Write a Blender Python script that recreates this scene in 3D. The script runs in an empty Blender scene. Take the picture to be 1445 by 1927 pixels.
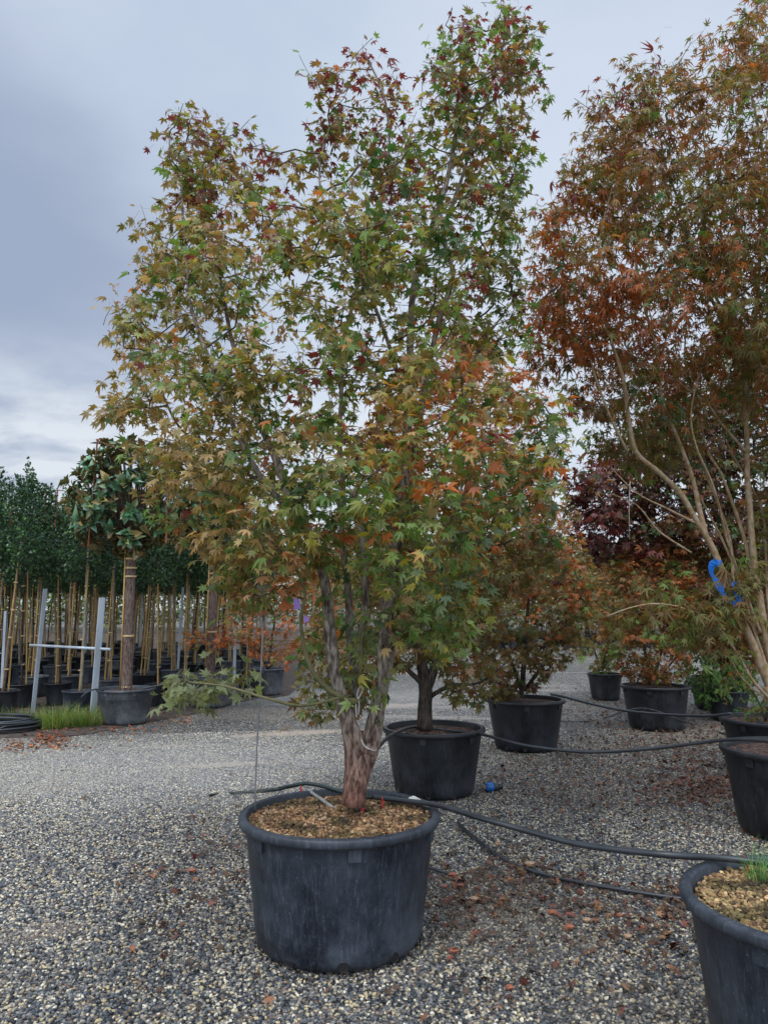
import bpy, math, random
import numpy as np
from mathutils import Vector, Matrix, noise
R = math.radians
random.seed(7); rng = np.random.default_rng(7)
sc = bpy.context.scene; C = bpy.context.collection

# ------------------------------------------------------------------ camera
FPX, CX, CY, TILT, CAMZ = 1456.0, 722.5, 963.5, R(7.0), 1.6
cam = bpy.data.objects.new('camera', bpy.data.cameras.new('camera')); C.objects.link(cam)
cam.location = (0, 0, CAMZ); cam.rotation_euler = (R(90) + TILT, 0, 0)
cam.data.sensor_fit = 'VERTICAL'; cam.data.sensor_height = 36; cam.data.lens = 36 * FPX / 1927
cam.data.clip_start = .05; cam.data.clip_end = 1000
sc.camera = cam
def ray(px, py):
    u = (px - CX) / FPX; v = (CY - py) / FPX
    return u, math.cos(TILT) - v * math.sin(TILT), math.sin(TILT) + v * math.cos(TILT)
def pt(px, py, Y):                      # the point of the place seen at that pixel, Y metres ahead
    a, b, c = ray(px, py); s = Y / b
    return Vector((a * s, Y, CAMZ + c * s))
def gp(px, py, z=0.0):                  # the point at height z seen at that pixel
    a, b, c = ray(px, py); s = (z - CAMZ) / c
    return Vector((a * s, b * s, z))

# ------------------------------------------------------------------ sky, sun, exposure
SUN_EL, SUN_AZ = R(52), R(205)          # azimuth clockwise from +Y (ahead): behind the camera, a little left
w = bpy.data.worlds.new('World'); sc.world = w; w.use_nodes = True
nt = w.node_tree; nt.nodes.clear()
def N(t, typ, **k):
    n = t.nodes.new(typ)
    for a, b in k.items(): setattr(n, a, b)
    return n
def mth(t, op, a, b=None, clamp=False):
    n = N(t, 'ShaderNodeMath', operation=op, use_clamp=clamp)
    for i, v in enumerate((a, b)):
        if v is None: continue
        if isinstance(v, (int, float)): n.inputs[i].default_value = v
        else: t.links.new(v, n.inputs[i])
    return n.outputs[0]
def mixc(t, f, a, b, bt='MIX'):
    n = N(t, 'ShaderNodeMix', data_type='RGBA', blend_type=bt)
    for i, v in ((0, f), (6, a), (7, b)):
        if isinstance(v, (int, float)): n.inputs[i].default_value = v
        elif isinstance(v, tuple): n.inputs[i].default_value = (*v, 1) if len(v) == 3 else v
        else: t.links.new(v, n.inputs[i])
    return n.outputs[2]
def ramp(t, f, stops, interp='LINEAR'):
    n = N(t, 'ShaderNodeValToRGB'); n.color_ramp.interpolation = interp
    e = n.color_ramp.elements
    while len(e) < len(stops): e.new(.5)
    for x, (p, c) in zip(e, stops):
        x.position = p; x.color = (c, c, c, 1) if isinstance(c, (int, float)) else (*c, 1)
    t.links.new(f, n.inputs[0]); return n.outputs[0]
def S(r, g, b, k=1.0):                  # sRGB 0-255 to linear
    f = lambda v: ((v / 255 + .055) / 1.055) ** 2.4 if v > 10 else v / 255 / 12.92
    return (f(r) * k, f(g) * k, f(b) * k)
tc = N(nt, 'ShaderNodeTexCoord'); sep = N(nt, 'ShaderNodeSeparateXYZ'); nt.links.new(tc.outputs['Generated'], sep.inputs[0])
X, Y_, Z = sep.outputs
zz = mth(nt, 'ADD', mth(nt, 'MAXIMUM', Z, 0.0), .16)
comb = N(nt, 'ShaderNodeCombineXYZ'); nt.links.new(mth(nt, 'DIVIDE', X, zz), comb.inputs[0]); nt.links.new(mth(nt, 'DIVIDE', Y_, zz), comb.inputs[1])
nz = N(nt, 'ShaderNodeTexNoise'); nz.inputs['Scale'].default_value = .8; nz.inputs['Detail'].default_value = 5; nz.inputs['Roughness'].default_value = .48
nt.links.new(comb.outputs[0], nz.inputs['Vector'])
nz2 = N(nt, 'ShaderNodeTexNoise'); nz2.inputs['Scale'].default_value = 2.6; nz2.inputs['Detail'].default_value = 6; nz2.inputs['Roughness'].default_value = .55
nt.links.new(comb.outputs[0], nz2.inputs['Vector'])
base = ramp(nt, nz.outputs[0], [(.34, S(184, 199, 223)), (.5, S(200, 214, 234)), (.64, S(217, 229, 243))])
base = mixc(nt, mth(nt, 'MULTIPLY', ramp(nt, nz2.outputs[0], [(.42, 0.), (.68, 1.)]), .38), base, S(217, 228, 243))
def bank(cam_px, width, col, src, k):
    a, b, c = ray(*cam_px); l = math.sqrt(a * a + b * b + c * c)
    d = N(nt, 'ShaderNodeVectorMath', operation='DOT_PRODUCT'); nt.links.new(tc.outputs['Generated'], d.inputs[0]); d.inputs[1].default_value = (a / l, b / l, c / l)
    f = mth(nt, 'ADD', d.outputs['Value'], mth(nt, 'MULTIPLY', mth(nt, 'SUBTRACT', nz.outputs[0], .5), .25))
    f = ramp(nt, f, [(math.cos(R(width)), 0.), (min(.999, math.cos(R(width * .15))), 1.)], 'EASE')
    return mixc(nt, mth(nt, 'MULTIPLY', f, k), src, col)
base = bank((-50, 600), 22, S(163, 176, 200), base, .9)      # the darker bank of cloud
base = bank((-300, 420), 22, S(156, 171, 200), base, .55)
base = bank((1050, 650), 26, S(218, 229, 245), base, .9)      # the bright break
hz = ramp(nt, Z, [(.04, 1.), (.2, .9), (.34, 0.)], 'EASE')
hz = mth(nt, 'MULTIPLY', hz, ramp(nt, nz2.outputs[0], [(.40, .25), (.58, 1.)]))
base = mixc(nt, hz, base, S(232, 239, 247))
sky = N(nt, 'ShaderNodeTexSky', sky_type='NISHITA', sun_disc=False, sun_elevation=SUN_EL, sun_rotation=SUN_AZ)
base = mixc(nt, .06, base, mixc(nt, 1.0, sky.outputs[0], (.1, .1, .1), 'MULTIPLY'))
up = ramp(nt, Z, [(.62, 1.), (.95, 1.)])
lift = mth(nt, 'ADD', 1.0, mth(nt, 'MULTIPLY', ramp(nt, Z, [(.64, 0.), (.92, 1.)], 'EASE'), 2.6))   # an overcast sky is brightest overhead
lift = mth(nt, 'ADD', lift, mth(nt, 'MULTIPLY', ramp(nt, mth(nt, 'MULTIPLY', Y_, -1.0), [(.0, 0.), (.7, 1.)], 'EASE'), 1.1))
bg = N(nt, 'ShaderNodeBackground'); nt.links.new(base, bg.inputs[0]); nt.links.new(lift, bg.inputs[1])
wo = N(nt, 'ShaderNodeOutputWorld'); nt.links.new(bg.outputs[0], wo.inputs[0])
sun = bpy.data.objects.new('sun', bpy.data.lights.new('sun', 'SUN')); C.objects.link(sun)
sun.data.energy = 1.3; sun.data.angle = R(18); sun.data.color = (1, .96, .9)
sun.rotation_euler = Vector((-math.sin(SUN_AZ) * math.cos(SUN_EL), -math.cos(SUN_AZ) * math.cos(SUN_EL), -math.sin(SUN_EL))).to_track_quat('-Z', 'Y').to_euler()
sc.view_settings.view_transform = 'Standard'; sc.view_settings.look = 'None'; sc.view_settings.exposure = 0.0; sc.view_settings.gamma = 1
sc.cycles.max_bounces = 6; sc.cycles.transparent_max_bounces = 4

# ------------------------------------------------------------------ materials
MATS = {}
def mat(name):
    m = bpy.data.materials.new(name); m.use_nodes = True; t = m.node_tree
    p = t.nodes['Principled BSDF']; MATS[name] = m; return m, t, p
def L(t, a, b): t.links.new(a, b)
def noise_n(t, scale, vec=None, detail=4, rough=.55):
    n = N(t, 'ShaderNodeTexNoise'); n.inputs['Scale'].default_value = scale; n.inputs['Detail'].default_value = detail; n.inputs['Roughness'].default_value = rough
    if vec is not None: L(t, vec, n.inputs['Vector'])
    return n.outputs[0]
def coords(t, scale=(1, 1, 1), kind='Object'):
    c = N(t, 'ShaderNodeTexCoord'); m = N(t, 'ShaderNodeMapping'); m.inputs['Scale'].default_value = scale; L(t, c.outputs[kind], m.inputs[0]); return m.outputs[0]
def bump(t, p, h, strength=.4, dist=.01):
    b = N(t, 'ShaderNodeBump'); b.inputs['Strength'].default_value = strength; b.inputs['Distance'].default_value = dist; L(t, h, b.inputs['Height']); L(t, b.outputs[0], p.inputs['Normal'])
def simple(name, col, rough=.6, var=.25, scale=12, bmp=.15, metallic=0, spec=.5, stretch=(1, 1, 1), dist=.004):
    m, t, p = mat(name); v = coords(t, stretch)
    f = noise_n(t, scale, v, 5, .6)
    a = tuple(c * (1 - var) for c in col); b = tuple(min(1, c * (1 + var)) for c in col)
    L(t, ramp(t, f, [(.3, a), (.7, b)]), p.inputs['Base Color'])
    p.inputs['Roughness'].default_value = rough; p.inputs['Metallic'].default_value = metallic; p.inputs['Specular IOR Level'].default_value = spec
    if bmp: bump(t, p, f, bmp, dist)
    return m
def leafmat(name, gloss=.45, trans=.4, pale=1.4, spec=.35, palecol=(.30, .27, .2), palemix=.12):
    m, t, p = mat(name); out = t.nodes['Material Output']
    a = N(t, 'ShaderNodeAttribute', attribute_name='Col'); g = N(t, 'ShaderNodeNewGeometry')
    col = mixc(t, mth(t, 'MULTIPLY', g.outputs['Backfacing'], palemix), a.outputs['Color'], palecol)
    L(t, col, p.inputs['Base Color']); p.inputs['Roughness'].default_value = gloss; p.inputs['Specular IOR Level'].default_value = spec
    tr = N(t, 'ShaderNodeBsdfTranslucent'); L(t, mixc(t, 1.0, a.outputs['Color'], (pale * 1.15, pale, pale * .6), 'MULTIPLY'), tr.inputs[0])
    mx = N(t, 'ShaderNodeMixShader'); mx.inputs[0].default_value = trans; L(t, p.outputs[0], mx.inputs[1]); L(t, tr.outputs[0], mx.inputs[2]); L(t, mx.outputs[0], out.inputs[0])
    return m
M_leaf = leafmat('maple_leaf'); M_small = leafmat('small_leaf', .4, .15, 1.1)
M_mag = leafmat('magnolia_leaf', .28, .06, 1.0, .6, (.20, .11, .045), .7)
M_grass = leafmat('grass_blade', .5, .3, 1.2); M_litter = leafmat('fallen_leaf', .75, .05, 1.0, .2)

def bark(name, c1, c2, c3, zs=7, sc_=26, bm=.6):
    m, t, p = mat(name); v = coords(t, (1, 1, zs / sc_))
    f = noise_n(t, sc_ * 2.2, v, 6, .6); g = noise_n(t, 9, coords(t), 4, .6)
    col = ramp(t, f, [(.40, c1), (.49, c2), (.64, c3)])
    col = mixc(t, mth(t, 'MULTIPLY', ramp(t, g, [(.45, 0.), (.65, 1.)]), .45), col, c3)
    L(t, col, p.inputs['Base Color']); p.inputs['Roughness'].default_value = .8; p.inputs['Specular IOR Level'].default_value = .25
    bump(t, p, f, bm, .012); return m, t, p
M_barkA, t, p = bark('bark_grey_brown', (.06, .045, .036), (.17, .13, .105), (.33, .29, .245))
# the base of the big trunk is a redder brown, its limbs greyer: it is the bark that changes with height
g = N(t, 'ShaderNodeNewGeometry'); s = N(t, 'ShaderNodeSeparateXYZ'); L(t, g.outputs['Position'], s.inputs[0])
hf = ramp(t, mth(t, 'MULTIPLY', s.outputs[2], .5), [(.34, 1.), (.56, 0.)])
src = p.inputs['Base Color'].links[0].from_socket
L(t, mixc(t, mth(t, 'MULTIPLY', hf, .9), src, mixc(t, 1.0, src, (.78, .42, .36), 'MULTIPLY')), p.inputs['Base Color'])
M_barkB, *_ = bark('bark_salmon_olive', (.20, .17, .06), (.34, .20, .115), (.38, .32, .23), 10, 14, .35)
M_barkD, *_ = bark('bark_dark', (.018, .014, .012), (.045, .034, .028), (.085, .07, .055))
M_twig, *_ = bark('twig_bark', (.05, .035, .02), (.09, .065, .04), (.13, .11, .08), 10, 20, .1)
M_barkM, *_ = bark('bark_magnolia', (.05, .03, .025), (.11, .072, .06), (.17, .13, .11))
M_green = simple('green_bark', (.12, .11, .045), .7, .35, 20)
M_bamboo = simple('bamboo', (.40, .25, .075), .5, .35, 6, .1, stretch=(1, 1, .4))
M_pale = simple('pale_stem', (.24, .20, .14), .8, .4, 14)
M_post = simple('galvanised_post', (.40, .45, .50), .5, .25, 5, .1, metallic=.15, stretch=(1, 1, .25))
M_rust = simple('rusty_batten', (.22, .075, .035), .8, .35, 14)
M_rod = simple('grey_rod', (.22, .23, .24), .45, .2, 20, 0, metallic=.3)
M_hose = simple('black_hose', (.022, .025, .03), .38, .4, 6, 0)
M_hoseg = simple('dark_green_hose', (.015, .03, .028), .35, .3, 6, 0)
M_dripper = simple('black_plastic', (.01, .01, .012), .4, .2, 10, 0)
M_red = simple('red_plastic', (.55, .035, .03), .4, .15, 20, 0)
M_blue = simple('blue_plastic', (.012, .12, .42), .35, .25, 20, 0)
M_blueband = simple('blue_ribbon', (.005, .13, .5), .45, .2, 20, 0)
M_purple = simple('purple_tag', (.26, .15, .46), .5, .1, 20, 0)
M_cord = simple('white_cord', (.45, .45, .42), .7, .1, 40, 0)
M_white = simple('white_label', (.66, .64, .56), .5, .12, 40, 0)
M_ink = simple('ink', (.03, .03, .035), .6, .1, 10, 0)
M_wood = simple('grey_stick', (.27, .26, .24), .7, .25, 20, .1)
M_brick = simple('brick_chip', (.30, .10, .055), .85, .3, 30, .3)
M_terracotta = simple('pale_chip', (.36, .24, .15), .85, .3, 30, .3)
M_band = simple('tan_tie', (.5, .36, .17), .6, .2, 20, 0)
M_clear, t, p = mat('grey_film'); p.inputs['Base Color'].default_value = (.3, .31, .28, 1); p.inputs['Roughness'].default_value = .25
tr = N(t, 'ShaderNodeBsdfTransparent'); mx = N(t, 'ShaderNodeMixShader'); mx.inputs[0].default_value = .55
L(t, tr.outputs[0], mx.inputs[1]); L(t, p.outputs[0], mx.inputs[2]); L(t, mx.outputs[0], t.nodes['Material Output'].inputs[0])

def potmat(name, col, dust, dustcol=(.13, .15, .18), rough=.42):
    m, t, p = mat(name)
    v = coords(t, (1, 1, .28)); f = noise_n(t, 4, coords(t, (1, 1, .8)), 8, .7); v2 = coords(t, (5, 5, 60)); scr = noise_n(t, 2.2, v2, 3, .7); sp = noise_n(t, 120, coords(t, (1, 1, .8)), 2, .5)
    zc = N(t, 'ShaderNodeSeparateXYZ'); L(t, coords(t), zc.inputs[0])
    low = ramp(t, zc.outputs[2], [(.02, 1.), (.22, .35), (.5, .1)])
    d = mth(t, 'MULTIPLY', ramp(t, f, [(.42, 0.), (.72, 1.)]), mth(t, 'ADD', .35, low))
    d = mth(t, 'ADD', d, mth(t, 'MULTIPLY', ramp(t, scr, [(.66, 0.), (.74, 1.)]), .25))
    d = mth(t, 'ADD', d, mth(t, 'MULTIPLY', ramp(t, sp, [(.66, 0.), (.73, 1.)]), .75))
    fine = noise_n(t, 55, coords(t, (1, 1, .09)), 4, .7); d = mth(t, 'ADD', d, mth(t, 'MULTIPLY', ramp(t, fine, [(.52, 0.), (.72, 1.)]), .45))
    d = mth(t, 'MULTIPLY', d, dust, True)
    L(t, mixc(t, d, col, dustcol), p.inputs['Base Color'])
    L(t, mth(t, 'ADD', rough, mth(t, 'MULTIPLY', d, .3)), p.inputs['Roughness']); p.inputs['Specular IOR Level'].default_value = .45
    bump(t, p, noise_n(t, 9, v, 5, .6), .12, .01); return m
M_pot = potmat('black_pot_plastic', (.008, .011, .019), .68, (.11, .135, .17))
M_potd = potmat('dark_pot_plastic', (.005, .006, .008), .3)
M_rim = potmat('worn_rim_plastic', (.018, .023, .032), .8, (.13, .15, .18), .5)
M_potg = potmat('dusty_pot_plastic', (.03, .036, .045), .95, (.17, .18, .19))
M_soil = simple('dark_soil', (.05, .033, .024), .95, .6, 30, .8, spec=.1, dist=.02)
M_soil2, t, p = mat('leafy_soil')
vo = N(t, 'ShaderNodeTexVoronoi'); vo.inputs['Scale'].default_value = 45; L(t, coords(t), vo.inputs['Vector'])
sv = N(t, 'ShaderNodeSeparateColor'); L(t, vo.outputs['Color'], sv.inputs[0])
L(t, ramp(t, sv.outputs[0], [(.0, (.03, .02, .015)), (.4, (.10, .04, .03)), (.7, (.14, .07, .04)), (.95, (.2, .13, .08))], 'CONSTANT'), p.inputs['Base Color']); p.inputs['Roughness'].default_value = .9
bump(t, p, vo.outputs['Distance'], .8, .02)

STONES = [(.0, S(34, 37, 42)), (.17, S(60, 65, 71)), (.36, S(88, 91, 95)), (.54, S(118, 118, 117)), (.67, S(112, 94, 78)), (.74, S(146, 140, 127)), (.85, S(176, 163, 130)), (.94, S(206, 199, 180))]
def ellipse_mask(t, pos, px, rx, ry, rot=0.0, soft=.5):
    c = gp(*px); m = N(t, 'ShaderNodeMapping', vector_type='TEXTURE'); m.inputs['Location'].default_value = (c.x, c.y, 0); m.inputs['Rotation'].default_value = (0, 0, rot); m.inputs['Scale'].default_value = (rx, ry, 50); L(t, pos, m.inputs[0])
    l = N(t, 'ShaderNodeVectorMath', operation='LENGTH'); L(t, m.outputs[0], l.inputs[0])
    d = mth(t, 'ADD', l.outputs['Value'], mth(t, 'MULTIPLY', mth(t, 'SUBTRACT', noise_n(t, 2.2, pos, 5, .65), .5), 1.3))
    return ramp(t, d, [(max(0, .8 - soft), 1.), (1., 0.)], 'EASE')
def tone(t, col, pos):
    """broad patches of dust and of leaf stain with painted shade, fixed in the yard"""
    f = noise_n(t, .55, pos, 4, .6)
    col = mixc(t, 1.0, col, ramp(t, f, [(.3, .68), (.7, 1.25)]), 'MULTIPLY')
    g = noise_n(t, .33, pos, 3, .5)
    for px, rx, ry, rot, k in (((420, 1440), .9, .16, .22, .6), ((560, 1380), 1.1, .25, .3, .75), ((700, 1330), 1.6, .4, .4, .7), ((60, 1760), .35, .15, .3, .25), ((330, 1405), .8, .1, .2, .35)):
        col = mixc(t, mth(t, 'MULTIPLY', ellipse_mask(t, pos, px, rx, ry, rot), k), col, S(158, 144, 130))       # worn grit
    for px, rx, ry, k in (((260, 1440), 4.5, 2.6, .30), ((620, 1310), 5., 3., .22)):
        col = mixc(t, mth(t, 'MULTIPLY', ellipse_mask(t, pos, px, rx, ry, 0, .7), k), col, S(176, 176, 174))
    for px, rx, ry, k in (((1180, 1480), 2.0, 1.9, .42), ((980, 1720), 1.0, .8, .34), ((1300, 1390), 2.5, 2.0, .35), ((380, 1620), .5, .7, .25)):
        col = mixc(t, mth(t, 'MULTIPLY', ellipse_mask(t, pos, px, rx, ry, 0, .7), k), col, S(52, 46, 42))        # leaf stain plus the maples' shade, painted into the stone colour
    return mixc(t, 1.0, mixc(t, mth(t, 'MULTIPLY', ramp(t, g, [(.5, 0.), (.7, 1.)]), .32), col, S(150, 142, 128)), (1.04, 1.0, .95), 'MULTIPLY')
M_peb, t, p = mat('pebble')
oi = N(t, 'ShaderNodeObjectInfo'); g = N(t, 'ShaderNodeNewGeometry')
col = ramp(t, oi.outputs['Random'], STONES, 'CONSTANT')
col = mixc(t, 1.0, col, ramp(t, noise_n(t, 160, g.outputs['Position'], 3), [(.3, .75), (.7, 1.15)]), 'MULTIPLY')
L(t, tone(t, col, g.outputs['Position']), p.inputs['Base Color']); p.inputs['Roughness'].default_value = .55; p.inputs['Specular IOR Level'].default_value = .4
M_ground, t, p = mat('gravel_ground')
g = N(t, 'ShaderNodeNewGeometry'); pos = g.outputs['Position']
vo = N(t, 'ShaderNodeTexVoronoi'); vo.inputs['Scale'].default_value = 52; L(t, pos, vo.inputs['Vector'])
sv = N(t, 'ShaderNodeSeparateColor'); L(t, vo.outputs['Color'], sv.inputs[0])
col = ramp(t, sv.outputs[0], STONES, 'CONSTANT')
col = mixc(t, ramp(t, vo.outputs['Distance'], [(.45, 0.), (.62, 1.)]), col, S(30, 32, 34))
# broad worn tracks where fine beige grit shows through the stones, and red leaf dust with painted shade under the maples
m1 = N(t, 'ShaderNodeMapping'); m1.inputs['Rotation'].default_value = (0, 0, R(-22)); m1.inputs['Scale'].default_value = (.25, 1.3, 1); L(t, pos, m1.inputs[0])
tr_ = ramp(t, noise_n(t, .9, m1.outputs[0], 4, .6), [(.56, 0.), (.66, 1.)])
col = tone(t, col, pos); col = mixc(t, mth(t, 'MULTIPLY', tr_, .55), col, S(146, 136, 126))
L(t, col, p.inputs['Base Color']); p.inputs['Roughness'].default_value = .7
inv = mth(t, 'SUBTRACT', 1.0, vo.outputs['Distance']); bump(t, p, inv, .9, .02)
M_dirt = simple('dark_dirt', (.075, .06, .05), .95, .5, 9, .6, spec=.1, dist=.02)
M_grit, t, p = mat('pumice_grit')
a = N(t, 'ShaderNodeAttribute', attribute_name='Col'); L(t, a.outputs['Color'], p.inputs['Base Color']); p.inputs['Roughness'].default_value = .85

# ------------------------------------------------------------------ mesh helpers
def tag(o, label=None, cat=None, group=None, kind=None):
    if label: o['label'] = label
    if cat: o['category'] = cat
    if group: o['group'] = group
    if kind: o['kind'] = kind
    return o
def empty(name, loc=(0, 0, 0)):
    o = bpy.data.objects.new(name, None); C.objects.link(o); o.location = loc; o.empty_display_size = .1; return o
def mesh_np(name, V, F, mats, parent=None, col=None, midx=None, smooth=True, loc=None):
    """V (n,3); F a list of (m,k) index arrays"""
    me = bpy.data.meshes.new(name); V = np.asarray(V, np.float32)
    if loc is not None: V = V - np.array(loc, np.float32)
    F = [np.asarray(f, np.int32) for f in F if len(f)]
    nl = sum(f.size for f in F); npoly = sum(len(f) for f in F)
    me.vertices.add(len(V)); me.vertices.foreach_set('co', V.ravel())
    me.loops.add(nl); me.loops.foreach_set('vertex_index', np.concatenate([f.ravel() for f in F]))
    tot = np.concatenate([np.full(len(f), f.shape[1], np.int32) for f in F])
    me.polygons.add(npoly); me.polygons.foreach_set('loop_start', np.concatenate([[0], np.cumsum(tot)[:-1]]).astype(np.int32)); me.polygons.foreach_set('loop_total', tot)
    me.polygons.foreach_set('use_smooth', np.full(npoly, smooth))
    for m in (mats if isinstance(mats, (list, tuple)) else [mats]): me.materials.append(m)
    if midx is not None: me.polygons.foreach_set('material_index', np.concatenate([np.full(len(f), k, np.int32) for f, k in zip(F, midx)]))
    if col is not None:
        at = me.attributes.new('Col', 'FLOAT_COLOR', 'POINT'); c4 = np.ones((len(V), 4), np.float32); c4[:, :3] = col; at.data.foreach_set('color', c4.ravel())
    me.update(calc_edges=True); me.validate()
    o = bpy.data.objects.new(name, me); C.objects.link(o)
    if loc is not None and parent is None: o.location = loc
    if parent is not None: o.parent = parent
    return o
class MB:
    """collects shapes for ONE mesh object, in world coordinates"""
    def __init__(s): s.V = []; s.F3 = []; s.F4 = []; s.n = 0
    def add(s, V, F3=(), F4=()):
        s.V.append(np.asarray(V, np.float32).reshape(-1, 3))
        if len(F3): s.F3.append(np.asarray(F3) + s.n)
        if len(F4): s.F4.append(np.asarray(F4) + s.n)
        s.n += len(s.V[-1]); return s
    def arrays(s):
        return np.concatenate(s.V), (np.concatenate(s.F3) if s.F3 else np.zeros((0, 3), int)), (np.concatenate(s.F4) if s.F4 else np.zeros((0, 4), int))
    def tube(s, P, r, n=8, cap=True, wob=0.0):
        P = [Vector(p) for p in P]; m = len(P); rr = [r] * m if isinstance(r, (int, float)) else list(r)
        T = [(P[min(i + 1, m - 1)] - P[max(i - 1, 0)]).normalized() for i in range(m)]
        a = T[0].orthogonal().normalized(); ring = []
        for i in range(m):
            a = (a - T[i] * a.dot(T[i])); a = a.normalized() if a.length > 1e-6 else T[i].orthogonal().normalized()
            b = T[i].cross(a)
            for k in range(n):
                th = 2 * math.pi * k / n; q = rr[i]
                if wob: q *= 1 + wob * noise.noise(Vector((math.cos(th) * 1.3, math.sin(th) * 1.3, i * .12)) * 1.7) + wob * .5 * math.sin(th * 4 + i * .05)
                ring.append(P[i] + (a * math.cos(th) + b * math.sin(th)) * q)
        F4 = [(i * n + k, i * n + (k + 1) % n, (i + 1) * n + (k + 1) % n, (i + 1) * n + k) for i in range(m - 1) for k in range(n)]
        F3 = []
        if cap:
            c0 = len(ring); ring += [P[0], P[-1]]
            F3 += [(c0, (k + 1) % n, k) for k in range(n)] + [(c0 + 1, (m - 1) * n + k, (m - 1) * n + (k + 1) % n) for k in range(n)]
        return s.add([tuple(v) for v in ring], F3, F4)
    def lathe(s, prof, c=(0, 0, 0), n=48, wob=0.0, ph=0.0):
        V = []
        for r, z in prof:
            for k in range(n):
                th = 2 * math.pi * k / n; q = r * (1 + wob * math.sin(2 * th + ph) + wob * .5 * math.sin(5 * th + ph * 2))
                V.append((c[0] + q * math.cos(th), c[1] + q * math.sin(th), c[2] + z))
        F4 = [(i * n + k, i * n + (k + 1) % n, (i + 1) * n + (k + 1) % n, (i + 1) * n + k) for i in range(len(prof) - 1) for k in range(n)]
        return s.add(V, (), F4)
    def box(s, c, d, M=None):
        V = [Vector((x * d[0] / 2, y * d[1] / 2, z * d[2] / 2)) for x in (-1, 1) for y in (-1, 1) for z in (-1, 1)]
        if M is not None: V = [M @ v for v in V]
        return s.add([tuple(v + Vector(c)) for v in V], (), [(0, 1, 3, 2), (4, 6, 7, 5), (0, 4, 5, 1), (2, 3, 7, 6), (0, 2, 6, 4), (1, 5, 7, 3)])
    def bar(s, a, b, w, h):
        a = Vector(a); b = Vector(b); q = (b - a).to_track_quat('Z', 'Y').to_matrix()
        return s.box((a + b) / 2, (w, h, (b - a).length), q)
    def build(s, name, m, parent=None, smooth=True, origin=None):
        V, F3, F4 = s.arrays()
        if parent is not None: origin = parent.location
        o = mesh_np(name, V, [F3, F4], m, parent, smooth=smooth, loc=None if origin is None else tuple(origin))
        if parent is not None and parent.parent is not None: pass
        return o
def crom(P, step=.08, closed=False):
    P = [Vector(p) for p in P]; out = []
    for i in range(len(P) - 1):
        a = P[max(i - 1, 0)]; b = P[i]; c = P[i + 1]; d = P[min(i + 2, len(P) - 1)]
        n = max(1, int((c - b).length / step + .5))
        for k in range(n):
            u = k / n; out.append((b * 2 + (c - a) * u + (a * 2 - b * 5 + c * 4 - d) * u * u + (b * 3 - a - c * 3 + d) * u ** 3) * .5)
    out.append(P[-1]); return out
def under(o, parent):                    # hang a mesh already built in the same local frame under another part
    o.parent = parent; return o

# ------------------------------------------------------------------ leaves
def maple_leaf_t(narrow=False, droop=.35, fold=.0, lobes=7):
    ang = {7: [-128, -84, -42, 0, 42, 84, 128], 5: [-96, -50, 0, 50, 96]}[lobes]
    ln = {7: [.42, .74, .93, 1.0, .93, .74, .42], 5: [.6, .9, 1., .9, .6]}[lobes]
    sr = .24 if narrow else .43
    V = [(0, 0, 0, .0)]
    sa = [ang[0] - 26] + [(ang[i] + ang[i + 1]) / 2 for i in range(len(ang) - 1)] + [ang[-1] + 26]
    for i, a in enumerate(sa):
        r = sr * (.55 if i in (0, len(sa) - 1) else 1.0); V.append((math.sin(R(a)) * r, math.cos(R(a)) * r, 0, .35))
    F = []
    for i, (a, l) in enumerate(zip(ang, ln)):
        V.append((math.sin(R(a)) * l, math.cos(R(a)) * l, 0, 1.0)); tip = len(V) - 1
        m_ = .5; hw = .11 if narrow else .16
        for sgn in (-1, 1):
            V.append((math.sin(R(a)) * l * m_ + sgn * math.cos(R(a)) * hw * l, math.cos(R(a)) * l * m_ - sgn * math.sin(R(a)) * hw * l, 0, .65))
        F += [(0, i + 1, tip + 1, tip), (0, tip, tip + 2, i + 2)]
    n0 = len(V); V += [(-.018, .0, 0, .0), (.018, .0, 0, .0), (.012, -1.45, .25, .0), (-.012, -1.45, .25, .0)]
    F += [(n0, n0 + 1, n0 + 2, n0 + 3)]
    V = np.array(V); r2 = V[:, 0] ** 2 + np.clip(V[:, 1], -.5, 2) ** 2
    z = -droop * r2 + fold * np.abs(V[:, 0]); z[n0:] = V[n0:, 2]; V[:, 2] = z
    return V, np.array(F)
def oval_leaf_t(wd=.42, fold=.15, curl=.2):
    V = np.array([(0, 0, 0, 0), (-wd * .8, .3, fold * .8, .5), (0, .33, 0, .3), (wd * .8, .3, fold * .8, .5), (-wd, .62, fold, .6), (0, .66, -.02, .5), (wd, .62, fold, .6), (0, 1, -curl * .6, 1)])
    V[:, 2] -= curl * V[:, 1] ** 2
    F = np.array([(0, 2, 1, 1), (0, 3, 2, 2), (1, 2, 5, 4), (2, 3, 6, 5), (4, 5, 7, 7), (5, 6, 7, 7)])
    return V, F
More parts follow.
